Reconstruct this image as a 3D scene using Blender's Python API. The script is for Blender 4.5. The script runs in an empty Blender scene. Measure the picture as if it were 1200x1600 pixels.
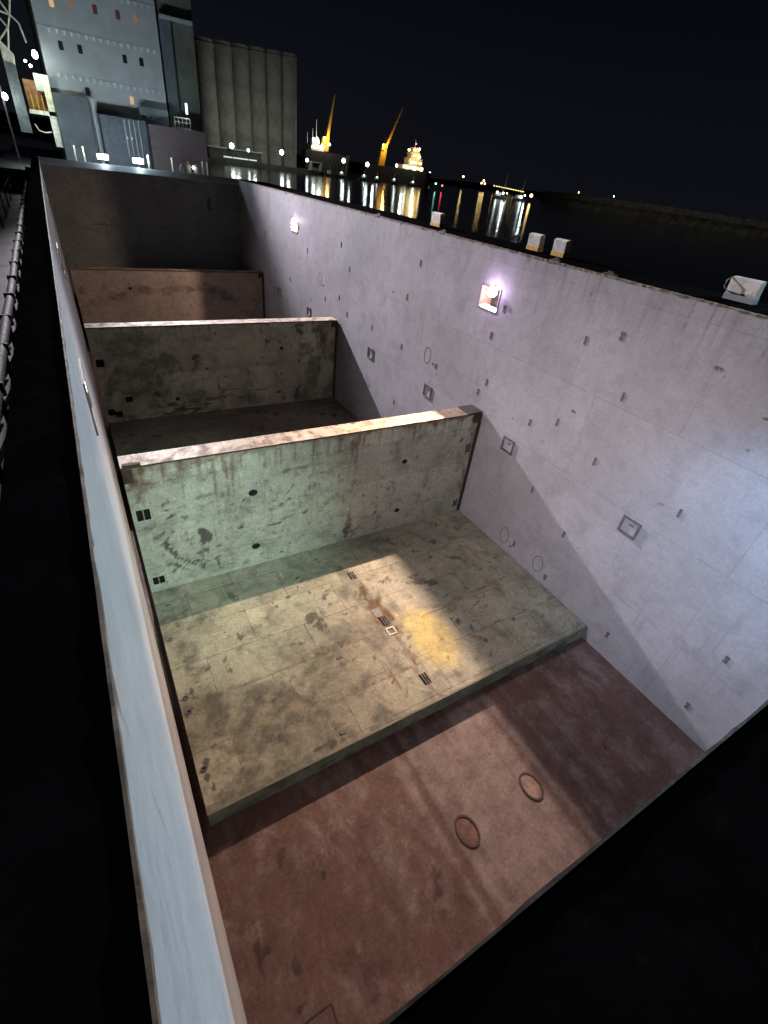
import bpy, bmesh, math, random
from mathutils import Vector, Matrix
random.seed(11)
R = math.radians
C = bpy.context.scene
COL = C.collection

# ------------------------------------------------------------------ camera
cam = bpy.data.cameras.new('camera'); camo = bpy.data.objects.new('camera', cam); COL.objects.link(camo)
camo.location = (0, 0, 0)
camo.rotation_euler = (R(54.252), R(-6.293), R(-30.141))
cam.sensor_fit = 'VERTICAL'; cam.sensor_height = 36.0; cam.lens = 733.66/1600*36.0
cam.clip_start = 0.05; cam.clip_end = 9000
C.camera = camo
C.render.resolution_x = 768; C.render.resolution_y = 1024

# ------------------------------------------------------------------ sky (night: sun well below the horizon)
w = bpy.data.worlds.new('World'); C.world = w; w.use_nodes = True
nt = w.node_tree; nt.nodes.clear()
out = nt.nodes.new('ShaderNodeOutputWorld'); bg = nt.nodes.new('ShaderNodeBackground')
sky = nt.nodes.new('ShaderNodeTexSky'); sky.sky_type = 'NISHITA'; sky.sun_disc = False
sky.sun_elevation = R(-5.5); sky.sun_rotation = R(-25)
sky.altitude = 0; sky.air_density = 1.2; sky.dust_density = 2.0; sky.ozone_density = 3.0
bg.inputs['Strength'].default_value = 0.11
# night glow of the port: a little navy light, strongest low over the horizon
tc = nt.nodes.new('ShaderNodeTexCoord'); sx = nt.nodes.new('ShaderNodeSeparateXYZ'); nt.links.new(tc.outputs['Generated'], sx.inputs[0])
mr = nt.nodes.new('ShaderNodeMapRange'); mr.interpolation_type = 'SMOOTHSTEP'; nt.links.new(sx.outputs['Z'], mr.inputs['Value'])
mr.inputs['From Min'].default_value = -.02; mr.inputs['From Max'].default_value = .42
gl = nt.nodes.new('ShaderNodeMix'); gl.data_type = 'RGBA'; nt.links.new(mr.outputs[0], gl.inputs[0])
gl.inputs[6].default_value = (.042, .046, .068, 1); gl.inputs[7].default_value = (.006, .007, .014, 1)
ad = nt.nodes.new('ShaderNodeMix'); ad.data_type = 'RGBA'; ad.blend_type = 'ADD'; ad.inputs[0].default_value = 1
nt.links.new(sky.outputs[0], ad.inputs[6]); nt.links.new(gl.outputs[2], ad.inputs[7])
nt.links.new(ad.outputs[2], bg.inputs['Color']); nt.links.new(bg.outputs[0], out.inputs['Surface'])
C.view_settings.view_transform = 'Standard'; C.view_settings.look = 'None'
C.view_settings.exposure = 0; C.view_settings.gamma = 1
try: C.view_settings.use_curve_mapping = False
except Exception: pass
C.cycles.use_denoising = True
C.cycles.max_bounces = 6; C.cycles.diffuse_bounces = 4
C.cycles.sample_clamp_indirect = 4

# ------------------------------------------------------------------ lamps of the place, and added lights
def lamp(name, kind, loc, color, power, size=0.1, aim=None, cone=90, blend=.4, parent=None):
    l = bpy.data.lights.new(name, kind); l.color = color; l.energy = power; l.shadow_soft_size = size
    if kind == 'SPOT': l.spot_size = R(cone); l.spot_blend = blend
    o = bpy.data.objects.new(name, l); COL.objects.link(o); o.location = loc
    if aim is not None:
        o.rotation_euler = (Vector(aim)-Vector(loc)).to_track_quat('-Z', 'Y').to_euler()
    return o
# floodlights high on the deckhouse front, lighting the hold from its far end
lamp('deckhouse_floodlight', 'SPOT', (5.0, 63.3, 13.5), (.97, .90, .98), 260000, .35, (15.5, 9, -7), 46, 1.0)
# ship's own floodlight over the near hatch end: greenish white on the first panel
lamp('near_floodlight', 'SPOT', (3.6, -2.0, 2.9), (.72, 1.0, .86), 15000, .12, (2.5, 13.2, -11.2), 33, 1.0)
# unseen lamp added to brighten the breakwater
lamp('breakwater_fill', 'SPOT', (17.5, 60, 12), (1.0, .95, .82), 520000, .5, (460, 290, 0), 34, 1.0)
lamp('side_floodlight', 'SPOT', (38, 4, 7.0), (.66, .87, 1.0), 62000, .4, (-.2, 3.5, -5), 38, 1.0)  # cool floodlight beyond the right coaming: lights the upper left wall
# unseen cool lamp added for the blue flare glow at the near right corner
lamp('corner_glow_light', 'SPOT', (9.0, .55, -2.8), (.36, .64, 1.0), 2300, .2, (14, 2.6, -7.5), 75, 1)

# ------------------------------------------------------------------ node helpers
class NT:
    def __init__(s, name):
        s.m = bpy.data.materials.new(name); s.m.use_nodes = True
        s.t = s.m.node_tree; s.t.nodes.clear()
        s.out = s.n('ShaderNodeOutputMaterial'); s.b = s.n('ShaderNodeBsdfPrincipled')
        s.t.links.new(s.b.outputs[0], s.out.inputs['Surface'])
        s.b.inputs['Specular IOR Level'].default_value = .35
    def n(s, k): return s.t.nodes.new(k)
    def put(s, sock, v):
        if hasattr(v, 'is_output'): s.t.links.new(v, sock)
        elif isinstance(v, (tuple, list)):
            sock.default_value = (*v, 1)[:4] if len(sock.default_value) == 4 else v
        else: sock.default_value = v
    def uv(s):
        n = s.n('ShaderNodeUVMap'); n.uv_map = 'UVMap'; return n.outputs[0]
    def obj(s): return s.n('ShaderNodeTexCoord').outputs['Object']
    def attr(s, name):
        n = s.n('ShaderNodeAttribute'); n.attribute_name = name; return n.outputs['Fac']
    def map(s, v, sc=(1,1,1), loc=(0,0,0)):
        n = s.n('ShaderNodeMapping'); s.put(n.inputs['Vector'], v); s.put(n.inputs['Scale'], sc); s.put(n.inputs['Location'], loc); return n.outputs[0]
    def noise(s, v, scale, detail=4, rough=.55, dist=0):
        n = s.n('ShaderNodeTexNoise'); s.put(n.inputs['Vector'], v); s.put(n.inputs['Scale'], scale)
        s.put(n.inputs['Detail'], detail); s.put(n.inputs['Roughness'], rough); s.put(n.inputs['Distortion'], dist); return n.outputs['Fac']
    def math(s, op, a, b=0.0, c=0.0, clamp=False):
        n = s.n('ShaderNodeMath'); n.operation = op; n.use_clamp = clamp
        s.put(n.inputs[0], a); s.put(n.inputs[1], b); s.put(n.inputs[2], c); return n.outputs[0]
    def ss(s, v, lo, hi, a=0.0, b=1.0):
        n = s.n('ShaderNodeMapRange'); n.interpolation_type = 'SMOOTHSTEP'
        s.put(n.inputs['Value'], v); s.put(n.inputs['From Min'], lo); s.put(n.inputs['From Max'], hi)
        s.put(n.inputs['To Min'], a); s.put(n.inputs['To Max'], b); return n.outputs[0]
    def mix(s, f, a, b, mode='MIX'):
        n = s.n('ShaderNodeMix'); n.data_type = 'RGBA'; n.blend_type = mode
        s.put(n.inputs[0], f); s.put(n.inputs[6], a); s.put(n.inputs[7], b); return n.outputs[2]
    def sep(s, v):
        n = s.n('ShaderNodeSeparateXYZ'); s.put(n.inputs[0], v); return n.outputs
    def bump(s, h, strength=.3, dist=.02, normal=None):
        n = s.n('ShaderNodeBump'); s.put(n.inputs['Height'], h); s.put(n.inputs['Strength'], strength); s.put(n.inputs['Distance'], dist)
        if normal is not None: s.put(n.inputs['Normal'], normal)
        return n.outputs[0]
    def set(s, **k):
        for a, v in k.items(): s.put(s.b.inputs[a.replace('_', ' ')], v)

def plain(name, col, rough=.6, metal=0, var=.25, scale=3.0, rust=0.0, spec=.35):
    m = NT(name); o = m.obj()
    a = m.noise(o, scale, 6, .6); b = m.noise(o, scale*9, 4)
    c = m.mix(m.ss(a, .3, .7), tuple(x*(1-var) for x in col), tuple(min(1, x*(1+var)) for x in col))
    if rust:
        c = m.mix(m.math('MULTIPLY', m.ss(m.noise(o, scale*1.7, 8, .7), .56, .66), rust), c, (.10, .045, .022))
    m.set(Base_Color=c, Roughness=m.ss(b, .2, .8, rough-.1, rough+.12), Metallic=metal, Specular_IOR_Level=spec, Normal=m.bump(b, .15, .01))
    return m.m
def emit(name, col, strength):
    m = NT(name); m.set(Base_Color=(.02,.02,.02), Emission_Color=col, Emission_Strength=strength)
    return m.m

def plate(name, base, base2, rough=.5, seam=(6.0, 3.0), seam_dark=.35, grime=.5, grimecol=(.07,.06,.05), stain=(.045,.04,.04),
          rust=(.155,.068,.028), streak=0.0, streakcol=(.12,.09,.07), mottling=.5, off=(0,0), scuff=0.0, spec=.35, wav=.5, wear_and_light_bands=0.0, wear_and_light_col=(.3,.2,.18), tone=1.0, rk=.42, light_tint_cols=((.62,.45,.05),(.38,.29,.08)), light_tint_fac=.58, grit=1.0):
    """painted ship's plate: UV in metres; per-vertex distances stain / rust / patch / light_tint drive shaped marks"""
    m = NT(name); uv = m.uv()
    n1 = m.noise(uv, .33, 3, .5); n2 = m.noise(uv, 1.7, 9, .62); n3 = m.noise(uv, 7.0, 8, .65); n4 = m.noise(uv, 38, 3, .6)
    blot = m.noise(m.map(uv, (1,1,1), (7.3,2.1,0)), .9, 6, .6, .6)
    c = m.mix(m.ss(n1, .35, .65), base, base2)
    # plate to plate tone: each plate its own slight shade
    br = m.n('ShaderNodeTexBrick'); m.put(br.inputs['Vector'], m.map(uv, (1,1,1), (off[0], off[1], 0)))
    br.offset = .5; m.put(br.inputs['Color1'], (1-.14*tone,)*3); m.put(br.inputs['Color2'], (1+.08*tone, 1+.07*tone, 1+.06*tone)); m.put(br.inputs['Mortar'], (.95,.95,.95))
    m.put(br.inputs['Scale'], 1.0); m.put(br.inputs['Brick Width'], seam[0]); m.put(br.inputs['Row Height'], seam[1])
    m.put(br.inputs['Mortar Size'], .012); m.put(br.inputs['Mortar Smooth'], .3)
    seamf = br.outputs['Fac']
    c = m.mix(1.0, c, br.outputs['Color'], 'MULTIPLY')
    c = m.mix(m.math('MULTIPLY', m.ss(blot, .48, .70), mottling), c, tuple(.62*x for x in base2))
    c = m.mix(m.math('MULTIPLY', m.ss(n2, .52, .72), grime), c, grimecol)
    c = m.mix(m.math('MULTIPLY', m.ss(n3, .60, .74), grime*.75), c, grimecol)
    c = m.mix(m.math('MULTIPLY', m.ss(m.noise(uv, 4.1, 6, .7), .56, .70), .30*mottling), c, tuple(min(.9, 1.35*x) for x in base))
    if scuff:
        sc = m.noise(m.map(uv, (.9, 9, 1)), 1.2, 6, .65, .5); sc2 = m.noise(m.map(uv, (8, .8, 1), (3,9,0)), 1.3, 6, .65, .5)
        sm = m.ss(m.math('MAXIMUM', sc, sc2), .60, .72)
        c = m.mix(m.math('MULTIPLY', sm, scuff), c, tuple(min(.9, 1.6*x) for x in base))
    if wear_and_light_bands:                                                  # rubbed patches, and pale trails painted after the louvre's light bands
        w1 = m.noise(m.map(uv, (1.1, .75, 1), (1,5,0)), 1.5, 9, .70, .4); w2 = m.noise(uv, .55, 4, .6, .4)
        wm = m.math('MULTIPLY', m.ss(w1, .44, .66), m.ss(w2, .36, .60))
        c = m.mix(m.math('MULTIPLY', wm, wear_and_light_bands), c, wear_and_light_col)
        st_ = m.noise(m.map(uv, (1.25, .05, 1), (2.4,0,0)), 1.2, 5, .6, .25)
        c = m.mix(m.math('MULTIPLY', m.math('MULTIPLY', m.ss(st_, .46, .66), m.ss(w2, .42, .60)), wear_and_light_bands*.5), c, wear_and_light_col)
        c = m.mix(m.math('MULTIPLY', m.ss(m.noise(m.map(uv, (1,.6,1), (9,1,0)), 2.6, 9, .7, .8), .54, .68), wear_and_light_bands*.6), c, grimecol)
    if streak:
        s1 = m.noise(m.map(uv, (3.2, .16, 1)), 1.6, 7, .68, .15); s2 = m.noise(m.map(uv, (.22, .10, 1), (4,4,0)), 1.0, 3)
        sm = m.math('MULTIPLY', m.ss(s1, .52, .74), m.ss(s2, .40, .66))
        top = m.attr('top')                                   # 1 at the upper edge, 0 further down
        sm = m.math('ADD', sm, m.math('MULTIPLY', m.ss(s1, .47, .66), top), clamp=True)
        c = m.mix(m.math('MULTIPLY', sm, streak), c, streakcol)
    c = m.mix(m.math('MULTIPLY', seamf, m.ss(n2, .35, .6, seam_dark*.3, seam_dark)), c, (.05,.045,.04))
    wob = m.math('MULTIPLY', m.math('SUBTRACT', n2, .5), .55); wob = m.math('ADD', wob, m.math('MULTIPLY', m.math('SUBTRACT', n3, .5), .35))
    bl3 = m.noise(m.map(uv, (1,1,1), (3.3,8.1,0)), .85, 2.5, .5, .4)
    wob2 = m.math('ADD', m.math('MULTIPLY', m.math('SUBTRACT', bl3, .5), 1.5), m.math('MULTIPLY', m.math('SUBTRACT', n2, .5), .16))
    def mark(attr, col, soft=.05, fac=1.0, k=1.0):
        nonlocal c
        d = m.math('ADD', m.attr(attr), m.math('MULTIPLY', wob2 if attr == 'patch' else wob, k))
        f = m.math('MULTIPLY', m.ss(d, -soft, soft, 1.0, 0.0), fac); c = m.mix(f, c, col); return f
    mark('light_tint', m.mix(m.ss(n2,.38,.66), *light_tint_cols), .32, light_tint_fac, .9)  # patches and bands of light put into the paint colour
    mark('patch', m.mix(m.ss(n2,.40,.66), tuple(.36*x for x in base2), tuple(.72*x for x in base)), .22, .85, 1.6)
    mark('stain', stain, .03, .85, .30)
    rf = mark('rust', m.mix(m.ss(n3,.35,.65), rust, tuple(.45*x for x in rust)), .07 if rk > .2 else .03, .85, rk)
    # fine grit and brush-out
    gr = m.ss(m.noise(uv, 11, 9, .78), .30, .70, 1-.26*grit, 1+.22*grit); gr2 = m.ss(m.noise(uv, 2.6, 10, .74, .5), .32, .68, 1-.16*grit, 1+.13*grit)
    gv = m.n('ShaderNodeCombineColor'); gg = m.math('MULTIPLY', gr, gr2)
    for k_ in range(3): m.put(gv.inputs[k_], gg)
    c = m.mix(1.0, c, gv.outputs[0], 'MULTIPLY')
    # fine pitting
    c = m.mix(m.math('MULTIPLY', m.ss(m.noise(uv, 15, 5, .7), .64, .72), .55*grime), c, stain)
    h = m.math('ADD', m.math('MULTIPLY', n1, wav*.6), m.math('MULTIPLY', n3, .05)); h = m.math('ADD', h, m.math('MULTIPLY', n4, .012)); h = m.math('ADD', h, m.math('MULTIPLY', seamf, .05))
    m.set(Base_Color=c, Roughness=m.math('ADD', m.ss(n3, .3, .7, rough-.09, rough+.12), m.math('MULTIPLY', rf, .2)), Normal=m.bump(h, .45, .08), Specular_IOR_Level=spec)
    return m.m

# ------------------------------------------------------------------ mesh helpers
class MB:
    """collects shapes in world coordinates and links them as ONE mesh"""
    def __init__(s): s.v = []; s.f = []; s.sm = []
    def poly(s, vs, fs, smooth=False):
        o = len(s.v); s.v += [tuple(x) for x in vs]; s.f += [tuple(i+o for i in f) for f in fs]; s.sm += [smooth]*len(fs); return s
    def box(s, x0, x1, y0, y1, z0, z1, bev=0.0):
        if bev <= 0:
            vs = [(x,y,z) for z in (z0,z1) for y in (y0,y1) for x in (x0,x1)]
            return s.poly(vs, [(0,2,3,1),(4,5,7,6),(0,1,5,4),(2,6,7,3),(0,4,6,2),(1,3,7,5)])
        bm = bmesh.new(); bmesh.ops.create_cube(bm, size=1)
        for v in bm.verts: v.co = Vector(((x0+x1)/2+v.co.x*(x1-x0), (y0+y1)/2+v.co.y*(y1-y0), (z0+z1)/2+v.co.z*(z1-z0)))
        bmesh.ops.bevel(bm, geom=bm.edges[:], offset=bev, segments=2, affect='EDGES', profile=.6)
        bm.verts.index_update(); s.poly([v.co[:] for v in bm.verts], [[v.index for v in f.verts] for f in bm.faces]); bm.free(); return s
    def tube(s, pts, r, n=10, cap=True, r2=None):
        pts = [Vector(p) for p in pts]; rings = []; L = len(pts)
        for i, p in enumerate(pts):
            d = (pts[min(i+1,L-1)]-pts[max(i-1,0)]).normalized()
            a = d.cross(Vector((0,0,1)));  a = a if a.length > 1e-3 else d.cross(Vector((1,0,0)))
            a.normalize(); b = d.cross(a); rr = r if r2 is None else r+(r2-r)*i/(L-1)
            rings.append([p+a*rr*math.cos(2*math.pi*k/n)+b*rr*math.sin(2*math.pi*k/n) for k in range(n)])
        vs = [q for g in rings for q in g]; fs = []
        for i in range(L-1):
            for k in range(n): fs.append((i*n+k, i*n+(k+1)%n, (i+1)*n+(k+1)%n, (i+1)*n+k))
        s.poly(vs, fs, n > 5)
        if cap: s.poly(rings[0], [tuple(range(n))[::-1]]); s.poly(rings[-1], [tuple(range(n))])
        return s
    def ball(s, c, r, n=12, m=8, sc=(1,1,1)):
        vs = []; fs = []
        for i in range(m+1):
            t = math.pi*i/m
            for k in range(n):
                p = 2*math.pi*k/n; vs.append((c[0]+r*sc[0]*math.sin(t)*math.cos(p), c[1]+r*sc[1]*math.sin(t)*math.sin(p), c[2]+r*sc[2]*math.cos(t)))
        for i in range(m):
            for k in range(n): fs.append((i*n+k, (i+1)*n+k, (i+1)*n+(k+1)%n, i*n+(k+1)%n))
        return s.poly(vs, fs, True)
    def prism(s, prof, a, b, axis):
        """prof: list of 2-D points; swept from a to b along axis"""
        def P(p, t): return {'x': (t, p[0], p[1]), 'y': (p[0], t, p[1]), 'z': (p[0], p[1], t)}[axis]
        n = len(prof); vs = [P(p, a) for p in prof]+[P(p, b) for p in prof]
        fs = [tuple(range(n))[::-1], tuple(range(n, 2*n))]+[(k, (k+1)%n, n+(k+1)%n, n+k) for k in range(n)]
        return s.poly(vs, fs)
    def ring(s, c, ru, rv, wd, U, V, h, n=28, oct_=False):
        """flat ring standing h proud of its plane"""
        c, U, V = Vector(c), Vector(U), Vector(V); N = U.cross(V).normalized()*h; vs = []; fs = []
        for k in range(n):
            t = 2*math.pi*k/n; cu, cv = math.cos(t), math.sin(t)
            for (q, e) in ((1,0),(1,1),(0,1),(0,0)):
                a = c+U*cu*(ru-(0 if q else wd))+V*cv*(rv-(0 if q else wd))+(N if e else N*0); vs.append(a)
        for k in range(n):
            j = (k+1)%n
            for e in range(3): fs.append((k*4+e, j*4+e, j*4+e+1, k*4+e+1))
        return s.poly(vs, fs)
    def build(s, name, mat, parent=None, base=None):
        me = bpy.data.meshes.new(name)
        b = Vector(base) if base is not None else (parent_base(parent) if parent else Vector((0,0,0)))
        me.from_pydata([tuple(Vector(v)-b) for v in s.v], [], s.f); me.materials.append(mat)
        me.polygons.foreach_set('use_smooth', s.sm); me.update()
        o = bpy.data.objects.new(name, me); COL.objects.link(o)
        if parent: o.parent = parent
        else: o.location = b
        return o
def parent_base(p):
    v = Vector((0,0,0))
    while p: v = v+p.location; p = p.parent
    return v
def thing(name, label, cat, loc, group=None):
    o = bpy.data.objects.new(name, None); COL.objects.link(o); o.location = loc; o.empty_display_size = .3
    o['label'] = label; o['category'] = cat
    if group: o['group'] = group
    return o
def tag(o, label, cat, group=None):
    o['label'] = label; o['category'] = cat
    if group: o['group'] = group
    return o
def struct(o): o['kind'] = 'structure'; return o

FAR = 9.0
def sd_ell(u, v, e):
    du, dv = u-e[0], v-e[1]; a = e[4] if len(e) > 4 else 0
    x = du*math.cos(a)+dv*math.sin(a); y = -du*math.sin(a)+dv*math.cos(a)
    k = math.hypot(x/e[2], y/e[3]); return (k-1)*min(e[2], e[3])
def sd_rect(u, v, r):
    dx = max(r[0]-u, u-r[1]); dy = max(r[2]-v, v-r[3]); return max(dx, dy)
def ragged(ells):
    """break each larger mark up into a few overlapping lobes so that it has no clean outline"""
    rnd = random.Random(3); r = []
    for e in ells:
        a = e[4] if len(e) > 4 else 0
        if min(e[2], e[3]) < .05 or max(e[2], e[3]) < .11: r.append(e); continue
        for _ in range(9):
            u, v = rnd.gauss(0,.5)*e[2], rnd.gauss(0,.5)*e[3]; k = rnd.uniform(.18,.55)
            r.append((e[0]+u*math.cos(a)-v*math.sin(a), e[1]+u*math.sin(a)+v*math.cos(a), max(.03,e[2]*k), max(.03,e[3]*k*rnd.uniform(.5,1.2)), a+rnd.uniform(-.7,.7)))
    return r
def field(ells=(), rects=()):
    ells = ragged(ells)
    def f(u, v):
        d = FAR
        for e in ells:
            m_ = max(e[2], e[3])
            if abs(u-e[0])-m_ > min(d, 1.2) or abs(v-e[1])-m_ > min(d, 1.2): continue
            d = min(d, sd_ell(u, v, e))
        for r in rects: d = min(d, sd_rect(u, v, r))
        return d
    return f
def lin(a, b, step):
    n = max(1, round((b-a)/step)); return [a+(b-a)*i/n for i in range(n+1)]
def sheet(name, mat, O, U, V, us, vs, parent, holes=(), fields=None, flip=False, uvo=(0,0)):
    """a plate in the plane O + u U + v V, with holes cut and distance fields stored per vertex"""
    O, U, V = Vector(O), Vector(U), Vector(V)
    for h in holes: us = us+[h[0], h[1]]; vs = vs+[h[2], h[3]]
    def uniq(a):
        a = sorted(a); r = [a[0]]
        for x in a[1:]:
            if x-r[-1] > 1e-3: r.append(x)
        return r
    us, vs = uniq(us), uniq(vs); nu, nv = len(us), len(vs)
    b = parent_base(parent)
    verts = [tuple(O+U*u+V*v-b) for v in vs for u in us]; faces = []
    for j in range(nv-1):
        for i in range(nu-1):
            cu, cv = (us[i]+us[i+1])/2, (vs[j]+vs[j+1])/2
            if any(h[0] < cu < h[1] and h[2] < cv < h[3] for h in holes): continue
            q = (j*nu+i, j*nu+i+1, (j+1)*nu+i+1, (j+1)*nu+i); faces.append(q[::-1] if flip else q)
    me = bpy.data.meshes.new(name); me.from_pydata(verts, [], faces); me.materials.append(mat)
    ul = me.uv_layers.new(name='UVMap')
    uvv = [(u+uvo[0], v+uvo[1]) for v in vs for u in us]
    for l in me.loops: ul.data[l.index].uv = uvv[l.vertex_index]
    fields = dict(fields or {})
    for k in ('stain', 'rust', 'patch', 'light_tint', 'top'):
        fn = fields.get(k); a = me.attributes.new(k, 'FLOAT', 'POINT')
        dv = 0.0 if k == 'top' else FAR
        a.data.foreach_set('value', [fn(u, v) if fn else dv for v in vs for u in us])
    me.update(); o = bpy.data.objects.new(name, me); COL.objects.link(o)
    if parent: o.parent = parent
    return o

# ------------------------------------------------------------------ dimensions (camera at the origin)
XL, XR = -.2125, 14.0
ZT, ZF, ZD = -1.75, -13.67, -13.02
YN, YF = .085, 48.57
PT = -7.83; PTH = .75
Y1, Y2, Y3 = 13.81, 28.22, 42.75
YD = 5.71
WATER = -7.0
LAMP_R = [15.08, 35.8]; LAMP_L = [8.8, 20.6, 40.2]
LZ0, LZ1, LHA, LHB = -3.90, -3.12, .62, .44        # opening of a hold lamp: sill, head, near and far side

# ------------------------------------------------------------------ materials
M = {}
M['wall'] = plate('grey_hold_paint', (.352,.346,.385), (.31,.304,.335), .52, (6.0, 2.95), .30, .28, (.19,.165,.16), streak=.60, streakcol=(.20,.165,.15), mottling=.36, scuff=.16, wav=1.4, tone=.45, grit=.42, spec=.3, off=(0, 2.2))
M['lwall'] = plate('pale_blue_hold_paint', (.40,.40,.415), (.35,.35,.365), .45, (6.0, 2.95), .25, .12, (.2,.18,.16), streak=0, mottling=.25, spec=.40, rk=.06, tone=.3, grit=.30)
M['endwall'] = plate('dark_end_wall_paint', (.15,.16,.158), (.12,.128,.128), .6, (4.8, 2.0), .5, .35, (.07,.06,.06), streak=.3, mottling=.4)
M['panel'] = plate('worn_pale_green_paint', (.46,.47,.41), (.38,.385,.34), .55, (3.7, 1.7), .5, .72, (.13,.115,.09), streak=.6, streakcol=(.11,.065,.035), mottling=.75, scuff=.45, wav=1.3)
M['panel2'] = plate('worn_olive_paint', (.42,.405,.31), (.32,.31,.245), .6, (4.1, 2.6), .4, .5, (.08,.065,.05), streak=.5, streakcol=(.07,.05,.035), mottling=.75, scuff=.15)
M['panel3'] = plate('rust_brown_paint', (.31,.245,.21), (.25,.20,.172), .6, (4.7, 2.6), .3, .4, (.09,.06,.045), streak=.35, mottling=.5)
M['lid'] = plate('worn_buff_deck_paint', (.35,.325,.25), (.25,.235,.185), .6, (3.3, 1.45), .95, .78, (.115,.10,.075), mottling=.9, scuff=.50, stain=(.06,.05,.047), off=(.6,-.1), wav=1.1)
M['lid_edge'] = plate('worn_green_edge_paint', (.27,.29,.22), (.20,.22,.17), .6, (3.5, 3), .3, .6, (.09,.085,.06), mottling=.8, scuff=.25)
M['lid2'] = plate('dark_brown_deck_paint', (.26,.225,.18), (.18,.155,.125), .6, (2.4, 1.3), .6, .5, (.04,.034,.03), mottling=.6, scuff=.25)
M['top'] = plate('scraped_panel_top', (.50,.40,.29), (.38,.28,.19), .55, (1.35, 3), .8, .55, (.16,.10,.06), mottling=.7, scuff=.35, rust=(.17,.075,.03))
M['tank'] = plate('red_oxide_floor_paint', (.150,.080,.066), (.125,.068,.056), .55, (6.5, 3.4), .35, .30, (.06,.032,.027), mottling=.8, scuff=.35, stain=(.045,.028,.025), spec=.3, wear_and_light_bands=.75, wear_and_light_col=(.235,.18,.165), light_tint_cols=((.29,.225,.215),(.21,.155,.15)), light_tint_fac=.62)
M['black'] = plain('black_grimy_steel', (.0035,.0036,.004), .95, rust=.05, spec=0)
M['deck'] = plain('dark_deck_paint', (.010,.0095,.010), .85, rust=.2, spec=0)
M['rustedge'] = plain('rusty_edge_steel', (.16,.12,.09), .7, rust=.9, scale=6, var=.5)
M['corner'] = plain('blackened_rust', (.045,.034,.028), .75, rust=.6, scale=5, var=.5)
M['hole'] = plain('black_recess', (.010,.010,.010), .85)
M['fit'] = plain('dark_fitting_steel', (.11,.102,.11), .6, rust=.4, scale=8)
M['ringm'] = plain('raised_weld_rim', (.15,.135,.14), .6, scale=8)
M['ringred'] = plain('rust_red_rim', (.07,.04,.035), .6, scale=8)
M['padgrey'] = plain('grey_pad_steel', (.20,.19,.17), .6, scale=8, rust=.3)
M['dustcover'] = plain('dusty_cover_paint', (.26,.17,.15), .6, scale=6, var=.4)
M['redcover'] = plain('red_cover_paint', (.15,.075,.06), .6, scale=6, var=.4)
M['lampbox'] = plain('warm_lamp_box', (.52,.38,.30), .6, scale=6)
M['white'] = plain('chipped_white_paint', (.62,.60,.55), .5, rust=.25, scale=5)
M['cream'] = plain('cream_paint', (.70,.68,.52), .5, rust=.15, scale=3)
M['yellowp'] = plain('yellow_vent_foot', (.62,.36,.05), .5, rust=.2, scale=6)
M['house'] = plain('grey_house_paint', (.34,.37,.39), .5, var=.10, scale=.6)
M['gusset'] = plain('lit_bracket_paint', (.46,.49,.50), .5)  # house paint made paler, as light catches the brackets
M['house_dark'] = plain('dark_house_paint', (.10,.12,.135), .55, var=.2, scale=.8)
M['tower'] = plain('dull_tower_paint', (.13,.14,.12), .6, var=.2, scale=.8)
M['maroon'] = plain('maroon_paint', (.075,.055,.06), .6, var=.15)
M['ribs'] = plain('dark_blue_ribbed_steel', (.045,.06,.08), .5, var=.3)
M['pipe'] = plain('weathered_pipe_steel', (.042,.039,.034), .7, rust=.5, scale=2)
M['concrete'] = plain('silo_concrete', (.30,.285,.25), .8, var=.30, scale=.09)
M['quayc'] = plain('quay_concrete', (.05,.05,.048), .85, var=.3, scale=.2)
M['rock'] = plain('breakwater_stone', (.15,.145,.125), .9, var=.5, scale=.25)
M['hullm'] = plain('dark_ship_hull', (.03,.033,.045), .5, var=.3, scale=.2)
M['hill'] = plain('dark_shore', (.02,.021,.024), .9, scale=.02)
M['bulb'] = emit('hot_bulb', (1.0,.86,.84), 26)
M['bulb_soft'] = emit('lamp_glass', (1.0,.80,.76), 9)
M['flood'] = emit('floodlight_glass', (.98,1.0,.84), 30)
M['cool'] = emit('cool_white_lamp', (.80,1.0,.95), 15)
M['warm'] = emit('sodium_lamp', (1.0,.66,.22), 13)
M['warm_soft'] = emit('warm_lit_windows', (1.0,.72,.30), 6)
M['white_soft'] = emit('white_lit_windows', (.93,1.0,.86), 6)
M['red_l'] = emit('red_lamp', (1.0,.10,.12), 8)
M['green_l'] = emit('green_lamp', (.35,1.0,.75), 8)
M['win_amber'] = emit('amber_lit_window', (1.0,.66,.32), .6)
M['win_dim'] = emit('dim_lit_curtain', (1.0,.62,.42), .16)
M['win_red'] = emit('red_curtain', (.85,.16,.12), .05)
M['win_dark'] = plain('dark_window_glass', (.02,.024,.028), .15)

# ------------------------------------------------------------------ water
def water_mat():
    m = NT('harbour_water'); g = m.n('ShaderNodeNewGeometry').outputs['Position']
    a = m.noise(m.map(g, (.55,.55,.55)), 1.0, 5, .6); b = m.noise(m.map(g, (.09,.09,.09), (5,3,0)), 1.0, 3, .5)
    h = m.math('ADD', m.math('MULTIPLY', a, .35), b)
    m.set(Base_Color=(.006,.008,.013), Roughness=.09, IOR=1.33, Specular_IOR_Level=.5, Normal=m.bump(h, .17, .5))
    return m.m
mb = MB(); S = 6000
HX0, HX1, HY0, HY1 = -2.6, 17.6, -29, 104       # the ship's own footprint stays dry
for (a, b, c, d) in ((-S,S,-S,HY0),(-S,S,HY1,S),(-S,HX0,HY0,HY1),(HX1,S,HY0,HY1)):
    mb.poly([(a,c,WATER),(b,c,WATER),(b,d,WATER),(a,d,WATER)], [(0,1,2,3)])
struct(mb.build('water', water_mat()))
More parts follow.
